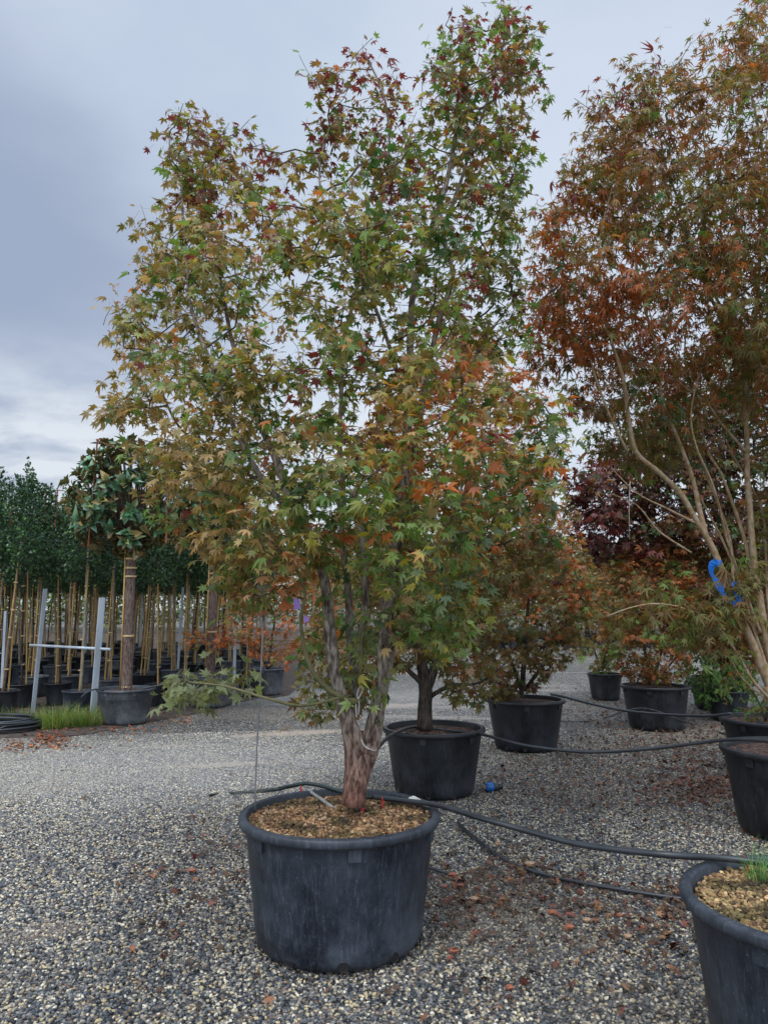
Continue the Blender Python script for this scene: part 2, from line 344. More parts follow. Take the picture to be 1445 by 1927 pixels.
def leaf_arrays(temps, pos, fwd, nrm, size, c0, c1):
    """place one template leaf at each pos; colours run from c0 (vein) to c1 (edge)"""
    n = len(pos); fwd = fwd / np.linalg.norm(fwd, axis=1, keepdims=True)
    nrm = nrm - fwd * np.sum(nrm * fwd, 1, keepdims=True); nrm /= np.linalg.norm(nrm, axis=1, keepdims=True) + 1e-9
    side = np.cross(fwd, nrm); which = rng.integers(0, len(temps), n); VV = []; F3 = []; F4 = []; CC = []; off = 0
    for k, (T, F) in enumerate(temps):
        I = np.where(which == k)[0]
        if not len(I): continue
        x, y, z, tt = T.T; zc = z[None, :] * rng.uniform(.4, 1.9, (len(I), 1))
        V = pos[I][:, None] + size[I][:, None, None] * (side[I][:, None] * x[None, :, None] + fwd[I][:, None] * y[None, :, None] + nrm[I][:, None] * zc[:, :, None])
        cc = c0[I][:, None] * (1 - tt ** 1.5)[None, :, None] + c1[I][:, None] * (tt ** 1.5)[None, :, None]
        base_ = off + (np.arange(len(I)) * len(T))[:, None, None]
        tri = F[F[:, 2] == F[:, 3]][:, :3] if F.shape[1] == 4 else F; quad = F[F[:, 2] != F[:, 3]] if F.shape[1] == 4 else F[:0]
        if len(tri): F3.append((base_ + tri[None]).reshape(-1, 3))
        if len(quad): F4.append((base_ + quad[None]).reshape(-1, 4))
        VV.append(V.reshape(-1, 3)); CC.append(cc.reshape(-1, 3)); off += len(I) * len(T)
    return np.concatenate(VV), (np.concatenate(F3) if F3 else np.zeros((0, 3), int)), (np.concatenate(F4) if F4 else np.zeros((0, 4), int)), np.concatenate(CC)
T_wide = [maple_leaf_t(False, .2), maple_leaf_t(False, .4, .1), maple_leaf_t(False, .65, -.1), maple_leaf_t(False, .35, .2, 5), maple_leaf_t(False, .3, .15), maple_leaf_t(False, .5, .6)]
T_narrow = [maple_leaf_t(True, .3), maple_leaf_t(True, .6, .2), maple_leaf_t(True, .9, .1), maple_leaf_t(True, .5, .3, 5)]
T_oval = [oval_leaf_t(.26), oval_leaf_t(.3, .25, .35), oval_leaf_t(.24, .1, .05)]
T_tiny = [oval_leaf_t(.3, .2, .1)]
T_quad = [(np.array([(0, 0, 0, 0), (-.35, .5, .1, .5), (0, 1, 0, 1), (.35, .5, .1, .5)]), np.array([(0, 3, 2, 1)]))]

def inpoly(x, y, P):
    ins = np.zeros(len(x), bool); j = len(P) - 1
    for i in range(len(P)):
        xi, yi = P[i]; xj, yj = P[j]
        c = ((yi > y) != (yj > y)) & (x < (xj - xi) * (y - yi) / (yj - yi + 1e-9) + xi); ins ^= c; j = i
    return ins
def edge_d(x, y, P):
    d = np.full(len(x), 1e9)
    for i in range(len(P)):
        ax, ay = P[i - 1]; bx, by = P[i]; L2 = (bx - ax) ** 2 + (by - ay) ** 2 + 1e-9
        u = np.clip(((x - ax) * (bx - ax) + (y - ay) * (by - ay)) / L2, 0, 1); d = np.minimum(d, np.hypot(x - ax - u * (bx - ax), y - ay - u * (by - ay)))
    return d
def sample_crown(P, n, Y0, thick, holes=(), soft=110):
    """n points of a crown volume: outline P at its real distance Y0, as deep as `thick` where the crown is broad"""
    x0, y0 = np.min(P, 0); x1, y1 = np.max(P, 0); out = []
    while len(out) < n:
        x = rng.uniform(x0, x1, n * 3); y = rng.uniform(y0, y1, n * 3); ok = inpoly(x, y, P)
        for hx, hy, hr, hp in holes: ok &= ~((np.hypot(x - hx, y - hy) < hr * rng.uniform(.6, 1.15, len(x))) & (rng.random(len(x)) < hp))
        x = x[ok]; y = y[ok]; e = np.clip(edge_d(x, y, P) / soft, .12, 1) ** .5
        dy = rng.uniform(-1, 1, len(x)) * thick * e
        out += [(a, b, Y0 + c) for a, b, c in zip(x, y, dy)]
    return np.array(out[:n])

class Tree:
    """limbs traced at their real distances, then a twig grown from the nearest limb to every point of the crown"""
    def __init__(s, Y0): s.Y0 = Y0; s.P = []; s.rad = []; s.path = []; s.limb = MB(); s.twig = MB()
    def limb_px(s, pts, r0, r1, n=12, wob=.10, mb=None):
        W = crom([pt(a, b, s.Y0 + c) for a, b, c in pts], .05); m = len(W)
        rr = [r0 + (r1 - r0) * (i / (m - 1)) ** .8 for i in range(m)]
        # natural knobbliness
        W2 = [p_ + Vector((noise.noise(p_ * 3.1), noise.noise(p_ * 3.1 + Vector((9, 0, 0))), 0)) * .018 * min(1, i / 6) for i, p_ in enumerate(W)]
        rr = [r * (1 + .10 * noise.noise(p_ * 9)) for r, p_ in zip(rr, W2)]
        (mb or s.limb).tube(W2, rr, n, True, wob)
        for i, p_ in enumerate(W2[2:]): s.P.append(tuple(p_)); s.rad.append(rr[i + 2]); s.path.append(i * .05 * .35)
        return W2
    def grow(s, T, step=.1, rmin=.0016, pw=.22, sag=.06, sides=4):
        T = np.array([tuple(pt(*q)) for q in T]); P = np.zeros((len(s.P) + len(T) * 14, 3)); k = len(s.P); P[:k] = s.P
        path = list(s.path); chains = []; node_of = {}
        d0 = np.array([np.min(np.linalg.norm(P[:k] - q, axis=1)) for q in T]); order = np.argsort(d0)
        D = np.zeros_like(T); pathA = np.zeros(len(P)); pathA[:k] = path; cnt = np.zeros(len(P)); par = -np.ones(len(P), int); base_k = k
        for ti in order:
            q = T[ti]; dv = q - P[:k]; dd = np.linalg.norm(dv, axis=1)
            cost = dd * (1 + .5 * np.clip(-dv[:, 2] / (dd + 1e-6), 0, 1)) + pw * pathA[:k]
            j = int(np.argmin(cost)); a = Vector(P[j]); b = Vector(q); L_ = (b - a).length; m = max(2, min(12, int(L_ / step + .5)))
            mid = a.lerp(b, .5) + Vector((random.uniform(-1, 1), random.uniform(-1, 1), random.uniform(-1.2, .6))) * L_ * .10 + Vector((0, 0, -sag * L_))
            ids = [j]; prev = a
            for i in range(1, m + 1):
                u = i / m; v = a * (1 - u) ** 2 + mid * 2 * u * (1 - u) + b * u * u
                if i < m: v += Vector((random.gauss(0, 1), random.gauss(0, 1), random.gauss(0, 1))) * .006
                if k >= len(P): break
                P[k] = v; par[k] = ids[-1]; pathA[k] = pathA[ids[-1]] + (v - prev).length; prev = v; ids.append(k); k += 1
            chains.append(ids); d = np.array(b - Vector(P[ids[-2]])) ; D[ti] = d / (np.linalg.norm(d) + 1e-9)
            c = ids[-1]
            while c >= base_k: cnt[c] += 1; c = par[c]
        for ids in chains:
            r = [rmin * max(1, cnt[i]) ** .42 if i >= base_k else 0 for i in ids]; r[0] = min(r[1] * 1.15, s.rad[ids[0]] if ids[0] < base_k else 9)
            s.twig.tube([P[i] for i in ids], r, sides if r[1] < .006 else 6, False)
        return T, D
def crown(tree, T, D, tpx, temps, per, size, palette, droop=.7, spread=.095, parent=None, twigm=None, name='crown', lm=None, jit=.14, upn=1.0, origin=(0, 0, 0)):
    """sprays of leaves round every twig end; palette(px,py) gives weighted colours"""
    n = len(T); k = rng.poisson(per, n) + 1; I = np.repeat(np.arange(n), k); m = len(I)
    al = (rng.uniform(0, 1, m)[:, None] ** 1.3) * spread * 2.6; rv = rng.normal(0, 1, (m, 3)); rv[:, 2] *= .5; rv /= np.linalg.norm(rv, axis=1, keepdims=True)
    fw = D[I] * .35 + rv * 1.0; fw[:, 2] -= droop * rng.uniform(.3, 1.5, m)
    nr = rng.normal(0, .45, (m, 3)); nr[:, 2] += upn; nr[:, 1] -= .15
    sz = size * (.86 + .26 * np.clip(tpx[:, 1], 0, 1300) / 1300)[I] * rng.uniform(.5, 1.2, m) * np.repeat(rng.uniform(.8, 1.15, n), k)
    fh = fw / np.linalg.norm(fw, axis=1, keepdims=True); reach = 1.35 if len(temps[0][1]) > 8 else .05      # the leaf stalk ends on its twig
    pos = T[I] - D[I] * al + fh * (sz * reach)[:, None] + rng.normal(0, .006, (m, 3))
    c0 = np.zeros((n, 3)); c1 = np.zeros((n, 3)); alt = np.zeros((m, 3))
    for i in range(n):
        cols, ws, edge = palette(tpx[i][0], tpx[i][1]); ws = np.array(ws) / sum(ws)
        nv = noise.noise(Vector((tpx[i][0] / 48, tpx[i][1] / 48, tpx[i][2] * 1.5))) * 2.6 + random.gauss(0, .45); q = .5 * (1 + math.erf(nv / 1.25)); a = cols[min(len(cols) - 1, int(np.searchsorted(np.cumsum(ws), q)))]; b = edge if rng.random() < .45 else a; c0[i] = a; c1[i] = b
    C0 = c0[I]; C1 = c1[I]
    sw = rng.random(m) < .14; pick = rng.integers(0, n, m); nb = np.clip(I + rng.integers(-3, 4, m), 0, n - 1); C0[sw] = c0[nb[sw]]; C1[sw] = c1[nb[sw]]
    br = np.exp(rng.normal(0, jit, m))[:, None]; hue = rng.normal(0, .035, (m, 3)) + 1
    V, F3, F4, CC = leaf_arrays(temps, pos, fw, nr, sz, C0 * br * hue, C1 * br * hue)
    tv, t3, t4 = tree.twig.arrays(); nV = len(V)
    F = [F3, F4, t3 + nV, t4 + nV]; keep = [i for i, f in enumerate(F) if len(f)]
    return mesh_np(name, np.concatenate([V, tv]), F, [lm or M_leaf, twigm or M_twig], parent, np.clip(np.concatenate([CC, np.full((len(tv), 3), .1)]), 0, .9), midx=[[0, 0, 1, 1][i] for i in keep], loc=origin)

# colours (albedo) of autumn maple leaves
gD = np.array(S(68, 102, 54)); gM = np.array(S(106, 136, 66)); gL = np.array(S(138, 154, 92)); gY = np.array(S(160, 154, 64)); mut = np.array(S(122, 132, 94)); tan = np.array(S(180, 152, 104)); pal = np.array(S(164, 164, 108))
ora = np.array(S(184, 108, 56)); red = np.array(S(112, 52, 54)); brz = np.array(S(132, 112, 62)); rus = np.array(S(160, 94, 48)); mar = np.array(S(62, 24, 28)); oli = np.array(S(106, 104, 50)); brn = np.array(S(122, 90, 54)); sal = np.array(S(180, 122, 96)); teal = np.array(S(88, 112, 78))
def anchors(A):
    def f(x, y):
        w_ = [math.exp(-((x - a[0]) ** 2 + (y - a[1]) ** 2) / (2 * a[2] ** 2)) + 1e-7 for a in A]; a = A[rng.choice(len(A), p=np.array(w_) / sum(w_))]
        cs = list(a[3].values()); return [c[1] for c in cs], [c[0] for c in cs], a[4]
    return f
def mixd(**k): return {n: (w_, globals()[n]) for n, w_ in k.items()}

# ------------------------------------------------------------------ pots
def pot_parts(parent, c, Rt, H, mpot, msoil, taper=.88, n=56, soil=.045, notches=True, band=False, holes=5, ph=1.0):
    """wall, rolled rim, soil, grip notches and drainage holes; c = centre on the ground"""
    o = parent.location; cc = (c[0] - 0, c[1] - 0, c[2])
    rb = Rt * taper * .93; w_ = Rt * .93; t = Rt / .5
    prof = [(0.001, .004), (rb * .84, .004), (rb * .93, .02 * t), (rb * .985, .055 * t), (rb * 1.005, .11 * t), (w_, H - .05 * t), (w_ + .003, H - .035 * t)]
    if band: prof = prof[:5] + [(w_ * .97, H * .70), (w_ * .985, H * .715), (w_, H * .73), (w_ * 1.01, H - .035 * t)]
    wall = MB().lathe(prof, cc, n, .007, ph); 
    body = wall.build('pot', mpot, parent)
    rim = MB().lathe([(w_ + .002, H - .042 * t), (Rt * .985, H - .042 * t), (Rt, H - .03 * t), (Rt, H - .01 * t), (Rt * .99, H), (Rt * .93, H + .002), (Rt * .915, H - .008), (Rt * .905, H - .06 * t), (Rt * .87, H - .16 * t)], cc, n, .004, ph).build('rim', M_rim if mpot is M_pot else mpot, parent); rim.parent = body
    rs = Rt * .9; zs = H - soil; V = [(0, 0)] ; 
    sm = MB(); NR = 9; V = []
    for i in range(NR + 1):
        for k in range(n):
            th = 2 * math.pi * k / n; r = rs * i / NR; x = cc[0] + r * math.cos(th); y = cc[1] + r * math.sin(th)
            V.append((x, y, cc[2] + zs + .012 * noise.noise(Vector((x * 9, y * 9, 0))) + .015 * (1 - i / NR)))
    sm.add(V, (), [(i * n + k, i * n + (k + 1) % n, (i + 1) * n + (k + 1) % n, (i + 1) * n + k) for i in range(NR) for k in range(n)])
    so = sm.build('soil', msoil, parent); so.parent = body
    if notches:
        for k in range(6):
            th = 2 * math.pi * k / 6 + .42 + ph; M = Matrix.Rotation(th, 3, 'Z'); q = w_ + .001
            nb = MB().box((cc[0] + q * math.cos(th), cc[1] + q * math.sin(th), cc[2] + H - .072 * t), (.02, .06 * t, .055 * t), M).build('grip_lug', mpot, parent, False); nb.parent = body
    for k in range(holes):
        th = -math.pi / 2 + (k - holes / 2 + .5) * .62 + .1; rr_ = rb * .985; hz_ = .05 * t
        h = MB(); M = Matrix.Rotation(th, 3, 'Z'); cen = Vector((cc[0] + rr_ * math.cos(th), cc[1] + rr_ * math.sin(th), cc[2] + hz_))
        P = [cen + M @ Vector((0.0, .022 * t * math.cos(a), .022 * t * math.sin(a))) for a in [2 * math.pi * i / 14 for i in range(15)]]
        h.tube(P, .0028 * t, 6, False)
        disc = [tuple(cen + M @ Vector((.0015, 0, 0)))] + [tuple(p_ + M @ Vector((.0015, 0, 0))) for p_ in P[:-1]]
        h.add(disc, [(0, i + 1, (i + 1) % 14 + 1) for i in range(14)])
        hh = h.build('drain_hole', M_dripper, parent); hh.parent = body
    return body
def grit(parent, body, c, rad, z, n, name='grit', size=.009, cols=None, thin=None):
    """loose pumice stones on top of the soil: uncountable, so one mesh"""
    me = MB(); t_ = (1 + 5 ** .5) / 2; I = np.array([(-1, t_, 0), (1, t_, 0), (-1, -t_, 0), (1, -t_, 0), (0, -1, t_), (0, 1, t_), (0, -1, -t_), (0, 1, -t_), (t_, 0, -1), (t_, 0, 1), (-t_, 0, -1), (-t_, 0, 1)]) / 1.9
    F = np.array([(0, 11, 5), (0, 5, 1), (0, 1, 7), (0, 7, 10), (0, 10, 11), (1, 5, 9), (5, 11, 4), (11, 10, 2), (10, 7, 6), (7, 1, 8), (3, 9, 4), (3, 4, 2), (3, 2, 6), (3, 6, 8), (3, 8, 9), (4, 9, 5), (2, 4, 11), (6, 2, 10), (8, 6, 7), (9, 8, 1)])
    r = rad * np.sqrt(rng.random(n)); th = rng.uniform(0, 2 * math.pi, n); s = size * rng.uniform(.5, 1.25, (n, 1)) * rng.uniform(.7, 1.3, (n, 3)); s[:, 2] *= .8
    pos = np.stack([c[0] + r * np.cos(th), c[1] + r * np.sin(th), z + .014 * (1 - r / rad) + rng.uniform(0, .012, n)], 1)
    J = I[None] * rng.uniform(.8, 1.2, (n, 12, 1)); V = pos[:, None] + J * s[:, None]
    cols = cols or [S(176, 136, 96), S(150, 108, 70), S(196, 162, 124), S(120, 86, 56), S(84, 62, 46), S(140, 112, 74)]
    cc = .68 * np.array(cols)[rng.integers(0, len(cols), n)] * np.exp(rng.normal(0, .2, (n, 1))); pn = np.array([noise.noise(Vector((p_[0] * 7, p_[1] * 7, 0))) for p_ in pos])[:, None]; cc = cc * np.clip(1 + 1.1 * pn, .35, 1.3); cc = np.where(pn < -.12, cc * np.array([.72, .78, .6]), cc); cc = np.repeat(cc, 12, 0)
    o = mesh_np(name, V.reshape(-1, 3), [(F[None] + (np.arange(n) * 12)[:, None, None]).reshape(-1, 3)], M_grit, parent, np.clip(cc, 0, .9), smooth=False, loc=tuple(parent.location))
    o.parent = body; o['kind'] = 'stuff'; return o

# ------------------------------------------------------------------ ground
g0 = MB()
xs = [-300, -60, -20, -8, 0, 8, 20, 60, 300]; ys = [-60, -5, 3, 10, 20, 40, 90, 400]
g0.add([(x, y, 0) for y in ys for x in xs], (), [(j * 9 + i, j * 9 + i + 1, (j + 1) * 9 + i + 1, (j + 1) * 9 + i) for j in range(7) for i in range(8)])
tag(g0.build('gravel_ground', M_ground), kind='structure')
d = MB(); edge_px = [(-260, 1470), (-60, 1410), (60, 1392), (150, 1383), (260, 1362), (380, 1340), (470, 1316), (560, 1296), (575, 1230), (560, 1190)]
E = [gp(a, b, .006) for a, b in edge_px]; E = crom(E, .5); E = [Vector((p_.x + .07 * noise.noise(p_ * 2.3), p_.y + .10 * noise.noise(p_ * 1.9 + Vector((3, 3, 3))), .006)) for p_ in E]
far = [Vector((p_.x - 30, max(p_.y, 30), .006)) for p_ in E]; far = [Vector((-40 + i * .01, p_.y, .006)) for i, p_ in enumerate(E)]
n_ = len(E); d.add([tuple(p_) for p_ in E + far], (), [(i + n_, i, i + 1, i + 1 + n_) for i in range(n_ - 1)])
tag(d.build('nursery_soil', M_dirt), kind='structure')

# loose pebbles lying on the near part of the yard (geometry nodes scatter, one object)
pm = MB(); pa = [(-2.4, 2.1), (2.4, 2.1), (5.8, 10.6), (-1.2, 10.4), (-5.2, 9.6), (-5.4, 9.0)]
pm.add([(x, y, .002) for x, y in pa]); me = bpy.data.meshes.new('pebbles'); me.from_pydata([(x, y, .002) for x, y in pa], [], [tuple(range(6))]); me.materials.append(M_peb)
peb = bpy.data.objects.new('pebbles', me); C.objects.link(peb); tag(peb, kind='stuff')
ng = bpy.data.node_groups.new('pebble_scatter', 'GeometryNodeTree')
ng.interface.new_socket('Geometry', in_out='INPUT', socket_type='NodeSocketGeometry'); ng.interface.new_socket('Geometry', in_out='OUTPUT', socket_type='NodeSocketGeometry')
gi = ng.nodes.new('NodeGroupInput'); go = ng.nodes.new('NodeGroupOutput')
dp = ng.nodes.new('GeometryNodeDistributePointsOnFaces'); dp.inputs['Density'].default_value = 5600; dp.inputs['Seed'].default_value = 3
ic = ng.nodes.new('GeometryNodeMeshIcoSphere'); ic.inputs['Radius'].default_value = 1; ic.inputs['Subdivisions'].default_value = 2
sp = ng.nodes.new('GeometryNodeSetPosition'); nn = ng.nodes.new('ShaderNodeTexNoise'); nn.inputs['Scale'].default_value = .9; nn.inputs['Detail'].default_value = 1
vm = ng.nodes.new('ShaderNodeVectorMath'); vm.operation = 'SUBTRACT'; vm.inputs[1].default_value = (.5, .5, .5); vs = ng.nodes.new('ShaderNodeVectorMath'); vs.operation = 'SCALE'; vs.inputs['Scale'].default_value = 1.1
lk = ng.links.new; lk(nn.outputs['Color'], vm.inputs[0]); lk(vm.outputs[0], vs.inputs[0]); lk(ic.outputs[0], sp.inputs['Geometry']); lk(vs.outputs[0], sp.inputs['Offset'])
ssm = ng.nodes.new('GeometryNodeSetShadeSmooth'); lk(sp.outputs[0], ssm.inputs[0]); smt = ng.nodes.new('GeometryNodeSetMaterial'); smt.inputs['Material'].default_value = M_peb; lk(ssm.outputs[0], smt.inputs[0])
io = ng.nodes.new('GeometryNodeInstanceOnPoints'); lk(gi.outputs[0], dp.inputs['Mesh']); lk(dp.outputs['Points'], io.inputs['Points']); lk(smt.outputs[0], io.inputs['Instance'])
rr = ng.nodes.new('FunctionNodeRandomValue'); rr.data_type = 'FLOAT_VECTOR'; rr.inputs[0].default_value = (-.5, -.5, 0); rr.inputs[1].default_value = (.5, .5, 6.28); rr.inputs['Seed'].default_value = 1; lk(rr.outputs[0], io.inputs['Rotation'])
rs = ng.nodes.new('FunctionNodeRandomValue'); rs.data_type = 'FLOAT_VECTOR'; rs.inputs[0].default_value = (.0055, .0055, .0045); rs.inputs[1].default_value = (.0135, .010, .0085); rs.inputs['Seed'].default_value = 2; lk(rs.outputs[0], io.inputs['Scale'])
lk(io.outputs[0], go.inputs[0]); md = peb.modifiers.new('scatter', 'NODES'); md.node_group = ng

# ------------------------------------------------------------------ main potted maple
def pot_thing(name, cat, label, c, group=None):
    t = empty(name, c); tag(t, label, cat, group); return t
cA = gp(640, 1527, .60); cA.z = 0; YA = cA.y
A = pot_thing('potted_maple', 'potted tree', 'tall green and tan maple in the big black pot standing alone in the gravel yard', cA)
bodyA = pot_parts(A, cA, .492, .60, M_pot, M_soil, taper=.885, n=72, ph=.3, holes=5)
grit(A, bodyA, cA, .445, .562, 6500)
tA = Tree(YA)
tA.limb_px([(663, 1516, -.04), (668, 1475, -.03), (678, 1435, 0), (686, 1400, .02), (688, 1375, .03)], .058, .040, 20, .18)
tA.limb_px([(662, 1514, 0), (662, 1465, 0), (664, 1415, -.01), (658, 1370, -.03), (650, 1330, -.05)], .044, .036, 14, .12)
tA.limb_px([(666, 1514, .02), (676, 1465, .02), (696, 1410, .03), (706, 1360, .05), (714, 1310, .08)], .044, .038, 14, .12)
tA.limb_px([(678, 1425, 0), (668, 1385, -.03), (652, 1340, -.05), (634, 1260, -.08), (624, 1190, -.1), (614, 1120, -.1), (600, 1060, -.05), (580, 1000, 0), (545, 930, .05), (500, 820, .1), (455, 700, .1), (420, 560, .05), (395, 420, .0)], .040, .006, 12)
tA.limb_px([(688, 1420, 0), (703, 1370, .05), (714, 1310, .08), (724, 1250, .1), (730, 1190, .12), (726, 1130, .12), (735, 1060, .12), (746, 980, .1), (760, 890, .1), (768, 760, .08), (774, 640, .05), (780, 530, .05), (812, 430, 0), (850, 310, 0), (870, 180, 0), (880, 70, 0)], .044, .005, 12)
tA.limb_px([(668, 1345, -.02), (672, 1290, 0), (680, 1200, .0), (684, 1110, .0), (686, 1020, .0), (676, 960, 0), (664, 925, 0)], .026, .015, 10)
tA.limb_px([(672, 1290, .03), (660, 1220, .1), (652, 1130, .15), (648, 1020, .15), (646, 930, .15), (640, 820, .15), (650, 650, .2), (690, 480, .2), (730, 330, .15), (728, 200, .1), (690, 110, .1)], .022, .005, 8)
tA.limb_px([(728, 1180, .15), (740, 1080, .25), (756, 980, .3), (780, 850, .3), (802, 700, .25), (830, 590, .2), (850, 520, .2), (838, 430, .2), (880, 300, .2), (920, 180, .1), (950, 60, .05)], .030, .005, 8)
tA.limb_px([(690, 1395, -.02), (715, 1300, -.1), (716, 1240, -.15), (724, 1160, -.2), (760, 1100, -.3), (800, 1050, -.4), (850, 1010, -.45)], .018, .004, 7)
tA.limb_px([(748, 990, .1), (790, 965, .1), (830, 945, .1), (880, 925, .1), (960, 900, .1), (1010, 880, .1)], .017, .005, 8)
tA.limb_px([(804, 690, .25), (870, 710, .25), (905, 650, .3), (945, 595, .3), (985, 540, .3)], .013, .004, 7)
tA.limb_px([(770, 800, .08), (740, 680, -.2), (700, 560, -.3), (640, 460, -.3), (600, 350, -.2), (620, 240, -.1)], .014, .004, 7)
tA.limb_px([(605, 1070, -.05), (560, 980, -.35), (480, 880, -.5), (420, 760, -.5), (380, 640, -.4), (350, 500, -.3), (345, 330, -.2)], .018, .004, 8)
tA.limb_px([(545, 930, .05), (440, 880, .3), (350, 820, .35), (300, 730, .3), (280, 620, .2)], .014, .004, 7)
green = MB()
for q, r0 in (([(684, 1318, -.05), (655, 1318, -.12), (622, 1300, -.16), (590, 1268, -.2), (574, 1220, -.22), (568, 1165, -.25), (572, 1110, -.3), (540, 1050, -.4), (500, 1010, -.5)], .017),
              ([(664, 1308, -.05), (620, 1318, -.25), (560, 1328, -.4), (500, 1312, -.5), (430, 1292, -.45), (360, 1284, -.4)], .010),
              ([(672, 1290, -.08), (682, 1240, -.14), (684, 1190, -.18), (700, 1150, -.2)], .013),
              ([(730, 1180, .1), (780, 1190, .0), (830, 1180, -.1), (860, 1150, -.1)], .010)):
    tA.limb_px(q, r0, .004, 8, .06, green)
tr = tA.limb.build('trunk', M_barkA, A)
gb = green.build('limb', M_green, A); gb.parent = tr; gb['label'] = 'smooth olive green side limbs'
polyA = [(960,0),(1010,20),(1030,60),(985,100),(1035,120),(1020,180),(985,230),(1005,300),(975,340),(985,400),(975,470),(985,560),(960,640),(985,720),(1060,760),(1070,830),(1060,920),(1000,990),(940,1010),(905,1100),(890,1200),(850,1230),(800,1190),(760,1130),(700,1170),(640,1110),(600,1100),(560,1080),(520,1120),(440,1140),(400,1110),(390,1050),(300,990),(260,900),(190,780),(230,700),(200,610),(260,530),(250,430),(300,400),(310,290),(330,210),(380,200),(400,260),(430,230),(480,250),(520,280),(600,270),(625,220),(565,110),(600,90),(650,130),(690,70),(705,90),(660,170),(680,230),(720,150),(745,130),(760,200),(790,210),(790,120),(850,10),(890,30),(900,60),(940,10)]
holesA = [(730, 570, 36, .8), (880, 690, 60, .6), (800, 660, 35, .6), (505, 870, 26, .95), (240, 640, 40, .5), (900, 560, 50, .5), (930, 450, 40, .4), (700, 620, 30, .6), (950, 700, 50, .6), (640, 160, 40, .3), (900, 980, 30, .4), (690, 1080, 60, .65), (620, 1130, 60, .9), (260, 700, 40, .3), (270, 820, 40, .35), (330, 950, 40, .4)]
tgt = sample_crown(polyA, 2050, YA, .85, holesA + [(640, 330, 30, .4), (560, 600, 26, .35), (760, 420, 26, .5), (690, 700, 26, .5), (420, 620, 26, .4), (830, 560, 30, .5)])
low = sample_crown([(310, 1278), (350, 1258), (420, 1245), (470, 1262), (480, 1285), (440, 1298), (380, 1295), (330, 1300)], 15, YA - .25, .25)
sparse = sample_crown([(560, 1180), (620, 1130), (700, 1180), (760, 1260), (740, 1310), (660, 1300), (600, 1240)], 14, YA, .3)
sprig = [(195, 612), (245, 415), (322, 212), (265, 385), (285, 455), (212, 575), (190, 770), (700, 72), (563, 104), (655, 98), (1022, 70), (1035, 178), (742, 128), (1000, 300), (850, 14), (905, 5), (470, 225), (345, 195), (235, 655), (1010, 640), (1030, 750), (975, 510)]
tgt = np.concatenate([tgt, low, sparse, np.array([(a, b, YA + rng.uniform(-.3, .3)) for a, b in sprig])])
T, D = tA.grow(tgt)
palA = anchors([
    (930, 130, 110, mixd(gM=30, gD=25, red=26, brz=22), red), (640, 130, 80, mixd(red=35, brz=40, gM=25), red), (350, 260, 90, mixd(brz=40, red=20, gM=30, oli=20), red), (470, 300, 80, mixd(red=25, brz=35, oli=30), red),
    (760, 260, 90, mixd(gM=22, gD=22, red=18, brz=26, oli=14), red), (860, 400, 130, mixd(gD=38, gM=26, oli=20, brz=8, red=8, gY=6), brz), (300, 480, 100, mixd(brz=25, oli=35, gM=30, tan=10), tan), (560, 430, 110, mixd(oli=25, brz=14, gM=38, gY=14, tan=10), tan),
    (540, 560, 90, mixd(gM=28, gL=14, oli=16, pal=15, tan=10, ora=7, gY=15, gD=10), tan), (240, 600, 80, mixd(tan=18, brz=32, ora=6, oli=28, gM=18), tan), (600, 680, 110, mixd(gM=24, gD=14, gL=12, pal=20, oli=14, tan=14, ora=9, red=3), tan), (260, 800, 100, mixd(oli=28, brz=24, tan=24, pal=12, gM=14), tan),
    (560, 850, 100, mixd(gD=55, gM=25, oli=12, ora=5, red=4), gM), (420, 780, 80, mixd(oli=30, tan=20, pal=15, gM=30, ora=5), tan), (800, 810, 90, mixd(gY=25, ora=26, gM=28, sal=8, pal=12), ora), (950, 850, 90, mixd(gM=35, gY=22, pal=18, ora=10, oli=12), ora),
    (340, 950, 90, mixd(oli=35, tan=22, gY=15, gM=30), tan), (540, 980, 70, mixd(gM=45, gY=20, tan=10, ora=10, gL=20), tan), (520, 1075, 45, mixd(tan=35, ora=25, sal=15, gM=25), tan), (700, 950, 70, mixd(gL=30, gM=45, gY=12, ora=6), gM),
    (870, 960, 70, mixd(gY=22, gM=38, ora=8, gL=15, teal=20), ora), (780, 1100, 100, mixd(gL=30, gM=42, gY=8, teal=20, oli=8), gL), (410, 1280, 70, mixd(mut=75, teal=25), mut), (950, 960, 60, mixd(teal=40, gM=35, gL=15, red=4), teal), (1040, 800, 50, mixd(teal=55, gM=30, pal=15), teal)])
crown(tA, T, D, tgt, T_wide, 8.2, .0445, palA, droop=.5, parent=A, origin=tuple(cA))
# clusters of red winged seeds hang among the upper leaves: part of the crown, too small to part

